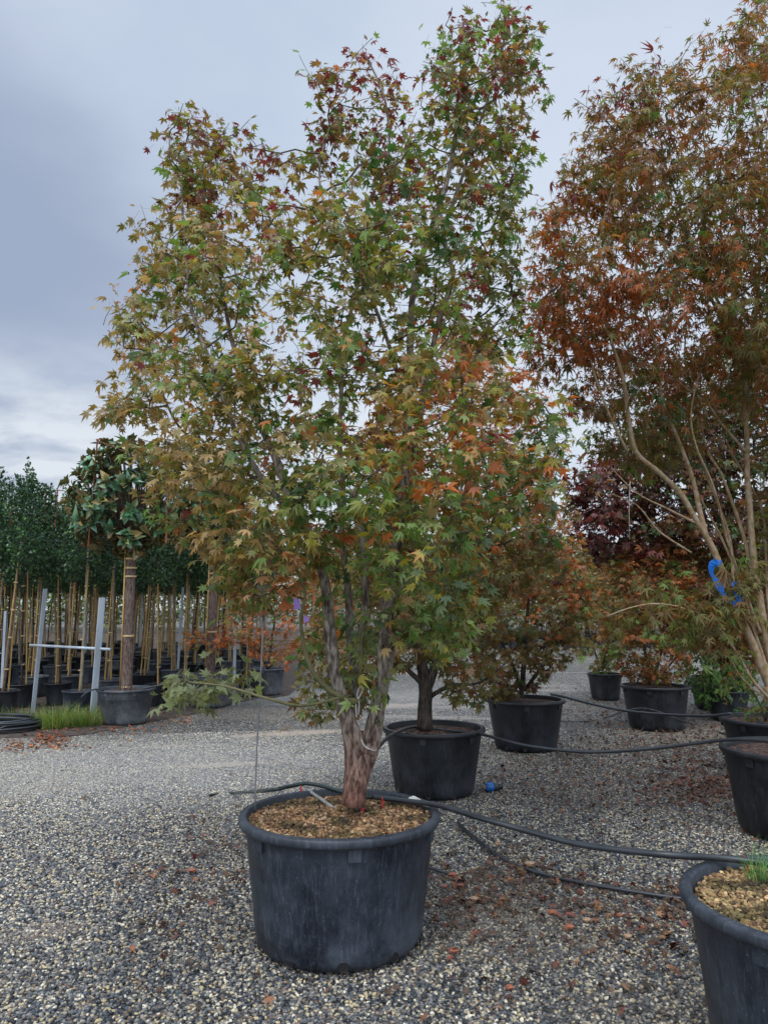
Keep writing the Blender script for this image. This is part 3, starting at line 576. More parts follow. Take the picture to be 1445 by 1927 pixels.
# ------------------------------------------------------------------ right-hand big maple
cB = Vector((0, 5.72, 0)); cB.x = pt(1493, 1450, 5.72).x
B = pot_thing('potted_maple', 'potted tree', 'tall rust maple with salmon limbs and a blue ribbon, cut by the right edge', cB)
bodyB = pot_parts(B, cB, .49, .60, M_potd, M_soil2, taper=.86, n=64, ph=1.1)
tB = Tree(5.68)
tB.limb_px([(1496, 1440, 0), (1480, 1380, 0), (1462, 1330, 0), (1448, 1290, 0)], .070, .05, 12)
tB.limb_px([(1452, 1300, 0), (1425, 1240, -.05), (1392, 1160, -.1), (1368, 1100, -.15), (1340, 1035, -.2), (1312, 985, -.25), (1280, 930, -.3), (1240, 890, -.4), (1195, 850, -.5), (1180, 780, -.6), (1170, 700, -.7), (1140, 600, -.7), (1130, 480, -.7), (1150, 350, -.7)], .031, .005, 10)
tB.limb_px([(1470, 1350, 0), (1448, 1230, .1), (1428, 1120, .1), (1412, 1010, .1), (1408, 920, .1), (1402, 800, .1), (1400, 690, .05), (1418, 600, .05), (1430, 500, .0), (1440, 380, 0), (1430, 250, -.1), (1400, 130, -.2)], .031, .007, 10)
tB.limb_px([(1401, 690, .05), (1368, 640, 0), (1352, 590, -.1), (1330, 545, -.2), (1300, 470, -.3), (1270, 360, -.4), (1230, 230, -.5)], .018, .005, 8)
tB.limb_px([(1470, 800, 0), (1430, 690, -.2), (1395, 620, -.3), (1350, 565, -.4), (1310, 500, -.5), (1290, 380, -.6)], .012, .004, 8)
tB.limb_px([(1330, 1020, -.2), (1316, 960, -.1), (1305, 900, -.1), (1270, 810, -.2), (1245, 750, -.3), (1230, 640, -.4), (1200, 520, -.5), (1190, 400, -.5)], .020, .005, 8)
tB.limb_px([(1420, 1090, .1), (1390, 990, .2), (1360, 900, .2), (1330, 850, .2), (1318, 790, .2), (1290, 700, .1), (1290, 600, 0)], .016, .005, 8)
tB.limb_px([(1380, 1130, .1), (1370, 1010, .3), (1330, 900, .4), (1300, 830, .4), (1250, 760, .4), (1190, 730, .3)], .014, .004, 8)
tB.limb_px([(1402, 850, .1), (1360, 800, .0), (1330, 760, -.1), (1290, 730, -.2), (1240, 700, -.3), (1160, 650, -.4)], .012, .004, 7)
tB.limb_px([(1468, 1335, 0), (1420, 1285, -.1), (1385, 1225, -.2), (1340, 1170, -.3), (1285, 1145, -.4), (1230, 1136, -.5), (1180, 1145, -.5), (1140, 1160, -.5)], .012, .004, 8)
tB.limb_px([(1470, 1340, 0), (1400, 1280, .1), (1375, 1240, .1), (1350, 1200, .1)], .007, .003, 6)
tB.limb_px([(1468, 1330, 0), (1480, 1150, .1), (1500, 900, .1), (1540, 700, 0), (1570, 500, -.1), (1560, 300, -.2)], .030, .006, 8)
tB.limb_px([(1310, 985, -.25), (1260, 960, -.3), (1200, 930, -.4), (1150, 880, -.4)], .010, .003, 6)
tB.limb_px([(1445, 1270, 0), (1400, 1120, .25), (1350, 1000, .3), (1300, 900, .2), (1262, 790, .1), (1245, 690, 0), (1215, 560, -.1)], .013, .004, 7)
tB.limb_px([(1430, 1190, .1), (1375, 1040, 0), (1345, 930, -.2), (1310, 840, -.3), (1300, 760, -.3), (1335, 640, -.3)], .012, .004, 7)
tB.limb_px([(1462, 1250, .1), (1440, 1080, .3), (1432, 960, .35), (1380, 860, .3), (1350, 780, .3), (1360, 680, .3)], .013, .004, 7)
tB.limb_px([(1180, 850, -.5), (1150, 790, -.6), (1120, 700, -.7), (1090, 600, -.7), (1070, 500, -.7)], .010, .003, 6)
tB.limb_px([(1300, 1040, -.2), (1240, 1000, -.3), (1195, 950, -.35), (1150, 930, -.4)], .008, .003, 6)
tB.limb.build('trunk', M_barkB, B)
polyB = [(1700,0),(1440,-30),(1400,20),(1375,75),(1310,75),(1290,115),(1215,120),(1165,110),(1185,160),(1110,160),(1085,188),(1115,240),(1060,280),(1050,322),(1105,340),(1010,385),(995,450),(990,560),(965,640),(1000,700),(1050,745),(1090,800),(1120,850),(1190,890),(1290,860),(1330,700),(1380,760),(1445,1000),(1560,1100),(1700,1000),(1760,600),(1780,200)]
holesB = [(1220, 480, 32, .6), (1130, 500, 26, .55), (1050, 690, 40, .6), (1330, 560, 30, .6), (1230, 560, 25, .5), (1330, 90, 30, .5), (1060, 780, 30, .5), (1350, 800, 60, .6), (1290, 640, 30, .5)]
tgt = sample_crown(polyB, 2250, 5.25, .85, holesB)
lowf = np.clip((tgt[:, 1] - 560) / 250, 0, 1); keep = rng.random(len(tgt)) > lowf * .12; tgt[:, 2] += lowf * .9; tgt = tgt[keep]     # the lower crown is thin in front of its stems
sprig = [(1080, 185), (1108, 160), (1168, 110), (1198, 120), (1053, 300), (1062, 326), (1115, 235), (1322, 58), (1300, 80), (1265, 132), (1072, 282), (1350, 60), (1225, 105), (1140, 150), (1400, 5), (1010, 375)]
tgt = np.concatenate([tgt, np.array([(a, b, 5.1 + rng.uniform(-.4, .2)) for a, b in sprig]), sample_crown([(1090, 1180), (1180, 1100), (1300, 1060), (1445, 1020), (1445, 1180), (1400, 1240), (1290, 1210), (1180, 1190)], 55, 5.5, .35)])
T, D = tB.grow(tgt)
palB = anchors([(1180, 170, 90, mixd(brn=35, red=22, oli=20, brz=20), red), (1380, 150, 110, mixd(oli=25, brz=25, brn=30, gM=10, rus=10), rus), (1060, 420, 80, mixd(rus=32, brz=30, oli=28, ora=6), rus), (1250, 300, 110, mixd(oli=38, gD=22, brn=22, brz=18, rus=6), brz),
    (1400, 400, 110, mixd(brz=35, oli=35, rus=15, gM=14), rus), (1100, 560, 90, mixd(rus=50, brn=25, oli=15, red=8), rus), (1280, 600, 110, mixd(rus=16, oli=38, brn=26, gD=12, sal=6), rus), (1180, 680, 90, mixd(rus=18, oli=36, brn=30, sal=6), sal),
    (1150, 820, 80, mixd(oli=45, gM=20, brn=25, teal=15), brz), (1380, 850, 110, mixd(oli=45, brn=20, gD=25, brz=10), brz), (1420, 1000, 90, mixd(oli=40, brn=30, gM=20), brz), (1250, 1130, 110, mixd(oli=45, gM=25, brn=15), oli)])
crown(tB, T, D, tgt, T_narrow, 10, .058, palB, droop=.85, spread=.12, parent=B, origin=tuple(cB))

# ------------------------------------------------------------------ the other potted maples and shrubs behind
def shrub(name, label, cpx, Y, Rt, H, polys, limbs, ntgt, per, size, pal, temps=T_wide, thick=.6, bm=M_barkD, potm=M_potd, cat='potted tree', droop=.6, spread=.09, holes=(), band=False):
    c = Vector((pt(cpx, 1200, Y).x, Y, 0)); o = pot_thing(name, cat, label, c)
    pot_parts(o, c, Rt, H, potm, M_soil2, taper=.84, n=40, ph=random.random() * 6, band=band, holes=4)
    tr = Tree(Y)
    for q, r0, r1 in limbs: tr.limb_px(q, r0, r1, 8)
    tr.limb.build('trunk', bm, o)
    tg = np.concatenate([sample_crown(P, n, Y + dy, thick, holes, 60) for (P, dy), n in zip(polys, ntgt)])
    T, D = tr.grow(tg, .14, .0022)
    crown(tr, T, D, tg, temps, per, size, pal, droop=droop, spread=spread, parent=o, origin=tuple(c)); return o
darkp = anchors([(700, 900, 100, mixd(brn=35, oli=35, gD=10, rus=15), brz), (900, 720, 90, mixd(ora=35, rus=35, gY=15, brz=15), ora), (760, 760, 70, mixd(ora=30, rus=20, oli=25, gM=20), ora), (740, 1150, 150, mixd(oli=45, brn=35, gD=15), brn)])
shrub('potted_maple', 'dark bronze maple with orange upper leaves, in the black pot right behind the big maple', 815, 6.95, .449, .56,
      [([(560, 1330), (560, 1250), (600, 1100), (680, 950), (640, 820), (720, 760), (800, 640), (870, 600), (960, 640), (1010, 720), (990, 830), (960, 900), (1080, 960), (1060, 1060), (960, 1130), (900, 1200), (960, 1260), (900, 1320), (850, 1330), (820, 1250), (740, 1250), (680, 1330), (600, 1350)], 0)],
      [([(800, 1372, 0), (800, 1330, 0), (800, 1290, 0), (790, 1230, 0), (775, 1160, 0), (760, 1050, 0), (750, 930, 0), (760, 800, 0)], .07, .012), ([(802, 1300, 0), (825, 1230, 0), (830, 1150, 0), (860, 1050, 0), (880, 900, 0), (890, 740, 0), (900, 650, 0)], .045, .008),
       ([(798, 1290, 0), (740, 1240, -.1), (680, 1230, -.2), (620, 1260, -.3)], .028, .006), ([(810, 1310, 0), (850, 1290, .1), (900, 1285, .2), (950, 1250, .3)], .025, .005), ([(780, 1180, 0), (700, 1090, .1), (650, 1000, .2)], .025, .006), ([(850, 1080, 0), (930, 1030, .1), (1020, 1000, .2)], .022, .006)],
      [1050], 7.5, .054, darkp, thick=.75, holes=[(960, 1190, 40, .9), (930, 760, 40, .4)])
shrub('potted_maple', 'bronze brown bushy maple in a black pot of red litter, right of the dark maple', 985, 9.05, .45, .56,
      [([(890, 1290), (880, 1180), (900, 1060), (930, 970), (1000, 940), (1060, 960), (1100, 1030), (1120, 1120), (1090, 1180), (1070, 1240), (1010, 1290), (940, 1310)], 0)],
      [([(980, 1312, 0), (985, 1260, 0), (990, 1180, 0), (1000, 1080, 0), (1005, 1000, 0)], .035, .008), ([(982, 1305, 0), (960, 1240, 0), (925, 1180, 0), (900, 1120, 0)], .025, .006), ([(986, 1300, 0), (1030, 1240, 0), (1060, 1180, 0), (1085, 1090, 0)], .025, .006)],
      [560], 7.5, .052, anchors([(980, 1000, 60, mixd(brz=40, ora=12, rus=25, oli=25), rus), (1080, 1040, 60, mixd(brz=35, ora=20, oli=25, rus=20), ora), (950, 1200, 100, mixd(brn=35, oli=40, mar=10, gD=12), brn)]), thick=.65)
shrub('potted_maple', 'small olive maple in the smallest far black pot, left of the long oval one', 1135, 13.8, .31, .45,
      [([(1060, 1190), (1050, 1110), (1090, 1050), (1160, 1030), (1220, 1070), (1230, 1140), (1190, 1210), (1150, 1250), (1110, 1260)], 0)],
      [([(1130, 1262, 0), (1140, 1220, 0), (1150, 1150, 0)], .025, .006), ([(1132, 1262, 0), (1160, 1220, .1), (1195, 1200, .1)], .02, .005), ([(1130, 1262, 0), (1110, 1200, 0), (1095, 1130, 0)], .02, .005)],
      [240], 7, .062, anchors([(1130, 1120, 80, mixd(oli=35, gM=20, brz=35, rus=10), brz)]), thick=.6)
shrub('potted_maple', 'rust red bushy maple in the wide black pot standing beyond the looping hoses', 1228, 10.5, .447, .57,
      [([(1120, 1220), (1100, 1120), (1130, 1050), (1200, 1010), (1280, 1040), (1330, 1110), (1320, 1190), (1290, 1260), (1230, 1280), (1180, 1270)], 0)],
      [([(1225, 1288, 0), (1215, 1240, 0), (1200, 1160, 0), (1180, 1090, 0)], .03, .006), ([(1228, 1288, 0), (1245, 1220, 0), (1265, 1130, 0)], .028, .006), ([(1228, 1286, 0), (1270, 1240, 0), (1300, 1180, 0)], .02, .005)],
      [520], 7.5, .052, anchors([(1280, 1140, 60, mixd(rus=45, mar=20, brn=25, ora=6), rus), (1180, 1090, 60, mixd(brz=35, oli=30, rus=20, gM=12), rus), (1220, 1240, 60, mixd(brn=30, rus=25, oli=25, gM=15), oli)]), thick=.6)
shrub('potted_maple', 'dark maroon maple spreading high behind the tall rust maple, in a half hidden pot', 1345, 12.5, .45, .50,
      [([(1062, 930), (1090, 870), (1150, 835), (1210, 800), (1270, 700), (1360, 610), (1445, 590), (1640, 640), (1640, 1010), (1445, 1090), (1380, 1080), (1290, 1040), (1260, 1080), (1190, 1060), (1130, 1070), (1085, 1040)], -1.6), ([(1180, 1110), (1240, 1060), (1330, 1070), (1445, 1080), (1445, 1240), (1370, 1250), (1300, 1200)], 0)],
      [([(1350, 1296, 0), (1375, 1220, -.1), (1390, 1120, -.4), (1380, 1020, -.8), (1370, 900, -1.2), (1380, 760, -1.5)], .075, .02), ([(1388, 1110, -.4), (1340, 1070, -.8), (1270, 1030, -1.2), (1220, 1010, -1.5), (1150, 950, -1.6)], .035, .01), ([(1380, 1000, -.8), (1450, 950, -1.2), (1540, 900, -1.5)], .04, .01)],
      [2100, 520], 8, .078, anchors([(1150, 950, 90, mixd(mar=70, red=18, brn=12), red), (1400, 850, 120, mixd(brn=40, mar=20, gD=25, oli=15), mar), (1560, 850, 120, mixd(brn=40, mar=20, gD=25, oli=15), mar), (1350, 1150, 90, mixd(brn=35, rus=25, oli=25, mar=15), rus)]), thick=1.0, spread=.16)
shrub('potted_shrub', 'low glossy green shrub spilling over a black pot under the maroon maple', 1362, 11.3, .3, .42,
      [([(1290, 1290), (1290, 1240), (1340, 1215), (1400, 1230), (1430, 1270), (1420, 1330), (1370, 1345), (1320, 1330)], 0)],
      [([(1350, 1300, 0), (1345, 1270, 0), (1340, 1230, 0)], .015, .004), ([(1350, 1300, 0), (1380, 1270, 0), (1400, 1240, 0)], .015, .004)],
      [130], 9, .075, anchors([(1350, 1280, 80, mixd(gD=45, teal=35, gM=15, rus=5), gM)]), temps=T_oval, thick=.45, cat='potted shrub')
shrub('potted_shrub', 'sparse leafy green shrub in the black pot just behind the tall rust maple', 1440, 7.9, .48, .50,
      [([(1370, 1350), (1350, 1310), (1330, 1270), (1370, 1230), (1450, 1240), (1540, 1260), (1540, 1340), (1450, 1365)], 0)],
      [([(1440, 1355, 0), (1420, 1310, 0), (1390, 1270, 0)], .015, .004), ([(1440, 1355, 0), (1450, 1310, 0), (1470, 1260, 0)], .015, .004)],
      [90], 6, .05, anchors([(1430, 1300, 80, mixd(gD=35, oli=30, gM=20, brn=12), gM)]), temps=T_oval, thick=.45, cat='potted shrub')
shrub('potted_shrub', 'low leafy bush with a few rust leaves, at the right foot of the rust red maple', 1262, 9.15, .001 + .16, .22,
      [([(1225, 1300), (1230, 1240), (1270, 1220), (1310, 1250), (1310, 1290), (1290, 1320), (1250, 1318)], 0)],
      [([(1262, 1330, 0), (1262, 1300, 0), (1265, 1250, 0)], .012, .004)], [60], 8, .06, anchors([(1270, 1280, 80, mixd(oli=40, gM=40, brn=12), gY)]), temps=T_oval, thick=.3, cat='potted shrub') if False else None
shrub('potted_maple', 'rust orange low maple in the dusty grey pot behind the thin label rod', 505, 14.5, .33, .48,
      [([(330, 1215), (350, 1180), (400, 1180), (440, 1140), (520, 1080), (600, 1060), (660, 1120), (650, 1220), (590, 1260), (520, 1250), (450, 1215), (380, 1225)], -2.2)],
      [([(505, 1262, 0), (510, 1220, 0), (520, 1150, -1)], .035, .008), ([(505, 1260, 0), (480, 1220, -.8), (420, 1205, -1.8), (350, 1200, -2.2)], .022, .006), ([(506, 1255, 0), (560, 1210, 0), (610, 1150, 0)], .022, .006)],
      [260], 7, .055, anchors([(400, 1190, 90, mixd(rus=40, ora=12, brn=25, oli=25), ora), (520, 1180, 90, mixd(rus=35, brn=25, ora=15, oli=20), rus)]), potm=M_potg, thick=.7)

# ------------------------------------------------------------------ near pot at the bottom right corner
cC = Vector((pt(1572, 1800, 2.85).x, 2.85, 0))
Cp = pot_thing('planting_pot', 'pot', 'near black pot of tan grit with a grass tuft, cut by the bottom right corner', cC)
bodyC = pot_parts(Cp, cC, .50, .585, M_pot, M_soil, taper=.885, n=72, ph=2.3)
grit(Cp, bodyC, cC, .445, .545, 6500, cols=[S(176, 142, 98), S(150, 114, 72), S(196, 165, 118), S(110, 82, 54), S(90, 70, 48), S(140, 122, 76)])
def grass(name, c, rad, n, h, label=None, cols=(S(98, 146, 52), S(78, 118, 44), S(138, 160, 76), S(160, 150, 96)), parent=None, wd=.003):
    V = []; F = []; col = []
    for i in range(n):
        a = random.random() * 6.28; r = rad * random.random() ** .6; b = Vector((c[0] + r * math.cos(a), c[1] + r * math.sin(a), c[2])); hh = h * random.uniform(.5, 1.15)
        lean = Vector((math.cos(a), math.sin(a), 0)) * random.uniform(.1, 1.1) + Vector((random.gauss(0, .45), random.gauss(0, .45), 0)); sd = Vector((-math.sin(a + 1), math.cos(a + 1), 0)) * wd; k = len(V)
        for u in (0, .4, .75, 1): 
            p_ = b + Vector((0, 0, hh * u * (1 - .25 * u * lean.length))) + lean * hh * u * u * .7; w2 = sd * (1 - u * .9); V += [tuple(p_ - w2), tuple(p_ + w2)]
        F += [(k, k + 1, k + 3, k + 2), (k + 2, k + 3, k + 5, k + 4), (k + 4, k + 5, k + 7, k + 6)]; cc = np.array(random.choice(cols)) * math.exp(random.gauss(0, .2)); col += [cc * .8] * 2 + [cc] * 6
    o = mesh_np(name, V, [np.array(F)], M_grass, parent, np.array(col), loc=tuple(c) if parent is None else tuple(parent.location))
    return o
gC = gp(1428, 1655, .56); o = grass('grass_tuft', gC, .05, 90, .16, parent=Cp, cols=(S(96, 150, 80), S(120, 165, 90), S(80, 130, 60)), wd=.0015)
for (x, y, r_, n_, h_) in ((112, 1368, .26, 620, .34), (165, 1364, .24, 560, .30), (20, 1362, .2, 160, .26), (80, 1366, .14, 120, .24)):
    q = gp(x, y, 0.005); tag(grass('grass', q, r_, n_, h_, wd=.004), kind='stuff')

# ------------------------------------------------------------------ small things on and round the main pot
def px_tube(name, pts, r, m, n=8, step=.06, gz=None):
    P = [gp(a, b, (gz if c is None else 0)) if c is None else pt(a, b, c) for a, b, c in pts]; P = crom(P, step)
    return P, MB().tube(P, r, n)
rod = empty('label_stake', pt(480, 1522, YA - .02)); tag(rod, 'thin grey metal rod at the left edge of the big pot with a filmy tag', 'label stake')
MB().tube(crom([pt(480, 1522, YA - .02), pt(484, 1400, YA - .04), pt(492, 1250, YA - .06), pt(496, 1150, YA - .06)]), .0042, 8).build('rod', M_rod, rod)
fb = MB(); V = []; cols_ = 5; rows_ = 12
for j in range(rows_ + 1):
    for i in range(cols_ + 1):
        u = i / cols_ - .5; v = j / rows_; wd = .062 * (1 - .25 * math.sin(v * 3.1)); p_ = pt(494 + 2 * math.sin(v * 5), 1180 - 78 * v, YA - .07)
        V.append((p_.x + u * wd, p_.y + .02 * math.sin(u * 9 + v * 7), p_.z + .004 * math.sin(u * 14)))
fb.add(V, (), [(j * 6 + i, j * 6 + i + 1, (j + 1) * 6 + i + 1, (j + 1) * 6 + i) for j in range(rows_) for i in range(cols_)]); fb.build('tag_sleeve', M_clear, rod)
def clip(px, py, Y, label, lean=0.0):
    b = gp(px, py, .572); o = empty('dripper_clip', b); tag(o, label, 'clip', 'red clips pushed into the grit')
    a = b + Vector((lean, 0, .055)); MB().bar(b - Vector((0, 0, .012)), a, .011, .006).build('spike', M_red, o, False)
    MB().bar(b + Vector((lean * .3 - .006, -.003, .012)), b + Vector((lean * .6 + .009, -.003, .038)), .012, .006).build('barb', M_red, o, False)
clip(565, 1498, YA, 'red clip in the grit near the back left rim of the big pot', .003)
clip(682, 1534, YA, 'red clip in the grit just in front of the big trunk')
clip(720, 1521, YA, 'red clip in the grit to the right of the big trunk', -.002)
cq = empty('dripper_clip', gp(1408, 1640, .56)); tag(cq, 'red clip in the grit beside the grass tuft of the corner pot', 'clip', 'red clips pushed into the grit')
MB().bar(cq.location, cq.location + Vector((-.016, 0, .06)), .007, .004).build('spike', M_red, cq, False)
st = empty('wooden_stick', gp(606, 1505, .585)); tag(st, 'hollow grey stick lying across the grit in front left of the trunk', 'stick')
MB().tube([gp(580, 1487, .597), gp(606, 1505, .590), gp(631, 1523, .582)], .0085, 10, False).build('stick', M_wood, st)
bb = MB(); q = gp(749, 1502, .57); bb.tube(crom([q, q + Vector((0, 0, .05)), q + Vector((.001, 0, .10)), q + Vector((-.008, 0, .135))], .01), [.004] * 5 + [.0028] * 3 + [.001] * 12 if False else .003, 6)
bb.box(q + Vector((0, 0, .03)), (.01, .01, .05)); tag(bb.build('drip_spike', M_dripper, origin=q), 'thin black drip spike standing at the back right of the big pot grit', 'drip spike')
# white label lying on the back right rim
lb = empty('plant_label', gp(790, 1507, .61)); tag(lb, 'white plastic plant label with handwriting lying inside the right rim of the big pot', 'plant label')
a0 = gp(773, 1500, .607); a1 = gp(808, 1519, .600); ax = (a1 - a0).normalized(); up = (Vector((0, -.55, 1)) - ax * Vector((0, -.55, 1)).dot(ax)).normalized(); sd = up.cross(ax)
prof_ = [(-.0, -.013), (.006, -.016), (.08, -.014), (.105, 0), (.08, .014), (.006, .016), (0, .013)]; Lx = (a1 - a0).length / .105
top = [tuple(a0 + ax * x * Lx + sd * y * 1.15 + up * .002) for x, y in prof_]; bot = [tuple(a0 + ax * x * Lx + sd * y * 1.15) for x, y in prof_]
f3 = [(0, i, i + 1) for i in range(1, 6)] + [(7, 8 + i, 7 + i) for i in range(1, 6)]; f4 = [(i, 7 + i, 7 + (i + 1) % 7, (i + 1) % 7) for i in range(7)]
MB().add(top + bot, f3, f4).build('tag', M_white, lb, False)
cu = bpy.data.curves.new('handwriting', 'FONT'); cu.body = '30-118 K'; cu.size = .023; cu.align_x = 'CENTER'; cu.align_y = 'CENTER'; cu.shear = .25
fo = bpy.data.objects.new('tmp', cu); C.objects.link(fo); dg = bpy.context.evaluated_depsgraph_get(); mt = bpy.data.meshes.new_from_object(fo.evaluated_get(dg)); bpy.data.objects.remove(fo)
mt.materials.append(M_ink); to = bpy.data.objects.new('handwriting', mt); C.objects.link(to); to.parent = lb
Mx = Matrix((ax, up.cross(ax), up)).transposed().to_4x4(); Mx.translation = a0 + ax * .052 * Lx + up * .0035 - lb.location; to.matrix_local = Mx
# tie and cord
k1 = crom([pt(680, 1392, YA - .06), pt(686, 1404, YA - .10), pt(697, 1410, YA - .10), pt(706, 1412, YA - .05), pt(706, 1406, YA + .05), pt(690, 1396, YA + .08), pt(680, 1390, YA + .03), pt(680, 1392, YA - .06)], .015)
tag(MB().tube(k1, .0032, 8).build('trunk_tie', M_cord, origin=k1[0]), 'white tie looped low round the right fork of the big trunk', 'tie')
k2 = crom([pt(674, 1345, YA - .08), pt(676, 1325, YA - .09), pt(672, 1308, YA - .09), pt(678, 1292, YA - .1), pt(684, 1296, YA - .09), pt(676, 1312, YA - .09), pt(670, 1325, YA - .09), pt(671, 1350, YA - .08)], .01)
tag(MB().tube(k2, .003, 6).build('cord', M_cord, origin=k2[0]), 'thin white cord knotted on the green side limb above the trunk fork', 'cord')
for i, ((x0, y0), (x1, y1), (x2, y2), lab) in enumerate((((553, 1125), (566, 1145), (553, 1148), 'small purple tag fluttering from a lower left limb, upper of the two'), ((572, 1158), (582, 1168), (573, 1173), 'small purple tag end poking out below its twin on the lower left limb'))):
    Yt = YA - .28; P0, P1, P2 = pt(x0, y0, Yt), pt(x1, y1, Yt), pt(x2, y2, Yt - .01); P3 = pt((x0 + x1) / 2 + 5, y0 + 4, Yt); th = Vector((0, .002, 0))
    tag(MB().add([tuple(v) for v in (P0, P3, P1, P2, P0 + th, P3 + th, P1 + th, P2 + th)], (), [(0, 3, 2, 1), (4, 5, 6, 7), (0, 1, 5, 4), (1, 2, 6, 5), (2, 3, 7, 6), (3, 0, 4, 7)]).build('purple_tag', M_purple, smooth=False, origin=P0), lab, 'tag')
# blue ribbon on the salmon limb
rb = empty('blue_ribbon', pt(1352, 1080, 5.47)); tag(rb, 'bright blue plastic ribbon wound round a salmon limb of the rust maple', 'ribbon')
def ribbon(P, wd, name, parent):
    P = crom(P, .02); V = []
    for i, p_ in enumerate(P):
        t_ = (P[min(i + 1, len(P) - 1)] - P[max(i - 1, 0)]).normalized(); s_ = t_.cross(Vector((0, -1, .2 * math.sin(i)))).normalized() * wd * (.8 + .3 * math.sin(i * .8)); V += [tuple(p_ - s_), tuple(p_ + s_), tuple(p_ + s_ + Vector((0, .003, 0))), tuple(p_ - s_ + Vector((0, .003, 0)))]
    n = len(P); MB().add(V, (), [(i * 4 + k, i * 4 + (k + 1) % 4, (i + 1) * 4 + (k + 1) % 4, (i + 1) * 4 + k) for i in range(n - 1) for k in range(4)]).build(name, M_blueband, parent, False)
ribbon([pt(1348, 1056, 5.37), pt(1340, 1062, 5.39), pt(1338, 1078, 5.41), pt(1350, 1098, 5.42), pt(1360, 1118, 5.43), pt(1370, 1132, 5.44), pt(1382, 1138, 5.47)], .024, 'ribbon_strip', rb)
ribbon([pt(1372, 1098, 5.49), pt(1384, 1100, 5.47), pt(1390, 1108, 5.47), pt(1380, 1116, 5.49), pt(1390, 1126, 5.47), pt(1386, 1136, 5.49)], .020, 'ribbon_loop', rb)
MB().lathe([(.034, -.02), (.036, 0), (.034, .02)], pt(1347, 1060, 5.47), 16).build('ribbon_wrap', M_blueband, rb)

# ------------------------------------------------------------------ hoses
def deeper(Y): return 1.6 / math.tan(math.atan(1.6 / Y) - R(.8))
def hose(label, pts, r=.012, m=M_hose, n=10):
    pts = [p_ if isinstance(p_, Vector) else (p_[0], p_[1], deeper(p_[2])) for p_ in pts]
    P = crom([p_ if isinstance(p_, Vector) else pt(*p_) for p_ in pts], .05); o = MB().tube(P, r, n).build('irrigation_hose', m, origin=P[0]); return tag(o, label, 'hose', None)
G = lambda x, y, z=.025: gp(x, y, z)
hose('thick black hose hanging from the big pot rim across to the corner pot', [gp(700, 1499, .60), gp(760, 1507, .607), gp(812, 1513, .625), gp(845, 1521, .628), pt(900, 1538, 3.70), pt(985, 1562, 3.58), pt(1085, 1588, 3.43), pt(1180, 1601, 3.30), pt(1270, 1610, 3.20), gp(1345, 1614, .605), gp(1420, 1622, .602), gp(1520, 1640, .602)], .0135)
hose('dark green hose end lying over the back left rim of the big pot', [G(395, 1496), G(440, 1492), pt(500, 1488, 4.55), gp(545, 1480, .61), gp(575, 1474, .625), gp(610, 1480, .613), gp(650, 1492, .60), gp(700, 1500, .60)], .011, M_hoseg)
hose('black hose curving over the gravel from the big pot towards the corner pot', [G(862, 1548), G(880, 1566), G(910, 1590), G(940, 1612), G(985, 1634), G(1060, 1655), G(1180, 1676), G(1290, 1692), G(1420, 1705)], .0115)
hose('short black hose stub on the gravel just right of the big pot', [G(740, 1618), G(800, 1630), G(835, 1642), G(860, 1650, .008)], .009)
hose('black hose rising from behind the big trunk and sagging past two pots to the right', [pt(690, 1450, 4.25), pt(700, 1425, 4.5), pt(720, 1397, 5.2), pt(745, 1379, 5.9), gp(780, 1368, .545), gp(830, 1374, .53), gp(880, 1379, .54), gp(908, 1382, .545), pt(940, 1391, 6.3), pt(1000, 1405, 6.1), pt(1100, 1415, 5.95), pt(1200, 1411, 5.8), pt(1300, 1400, 5.6), pt(1372, 1392, 5.35), pt(1445, 1394, 5.1), pt(1520, 1400, 5.05)], .0125)
hose('black hose sagging between the bronze maple pot and the green shrub pot', [pt(1035, 1306, 8.2), pt(1060, 1311, 8.15), pt(1110, 1324, 8.0), pt(1180, 1338, 7.8), pt(1260, 1345, 7.5), pt(1330, 1347, 7.2), pt(1375, 1343, 7.0)], .013)
hose('thin black hose looping over the gravel in front of the wide far pot', [G(1052, 1356), G(1100, 1358), G(1140, 1350), pt(1175, 1338, 8.3), pt(1205, 1333, 8.3), pt(1240, 1340, 8.1), G(1300, 1362), G(1365, 1382)], .009)
hose('thin black hose lying on the ground between the two far round pots', [G(1030, 1268), G(1165, 1268), G(1175, 1270)], .01) if False else None
hose('black hose lying along the soil right of the magnolia pot', [G(285, 1340), G(320, 1330), G(345, 1322), G(400, 1312)], .016)
hose('black hose running behind the magnolia pot rim', [pt(270, 1296, 10.0), pt(300, 1290, 10.1), pt(340, 1282, 10.3), pt(400, 1270, 10.8)], .014)
hose('thin arching black pipe from the grass to the metal post', [G(125, 1345), pt(145, 1322, 9.4), pt(160, 1306, 9.4), pt(180, 1297, 9.5), pt(195, 1300, 9.6)], .01)
# coil of pipe
coil = MB(); cc_ = gp(6, 1374, 0); P = []
for i in range(9 * 40):
    a = i / 40 * 2 * math.pi; k = i / 40; r_ = .42 + .05 * math.sin(k * 2.7) + .012 * noise.noise(Vector((a * .7, k, 0))); P.append(Vector((cc_.x + r_ * 1.05 * math.cos(a), cc_.y + r_ * .85 * math.sin(a), .03 + .03 * (k // 1.6) * .8 + .012 * math.sin(a * 1.3 + k))))
coil.tube(P, .0145, 7); tag(coil.build('pipe_coil', M_hose, origin=cc_), 'coil of black pipe lying on the soil at the left edge beside the grass', 'pipe coil')
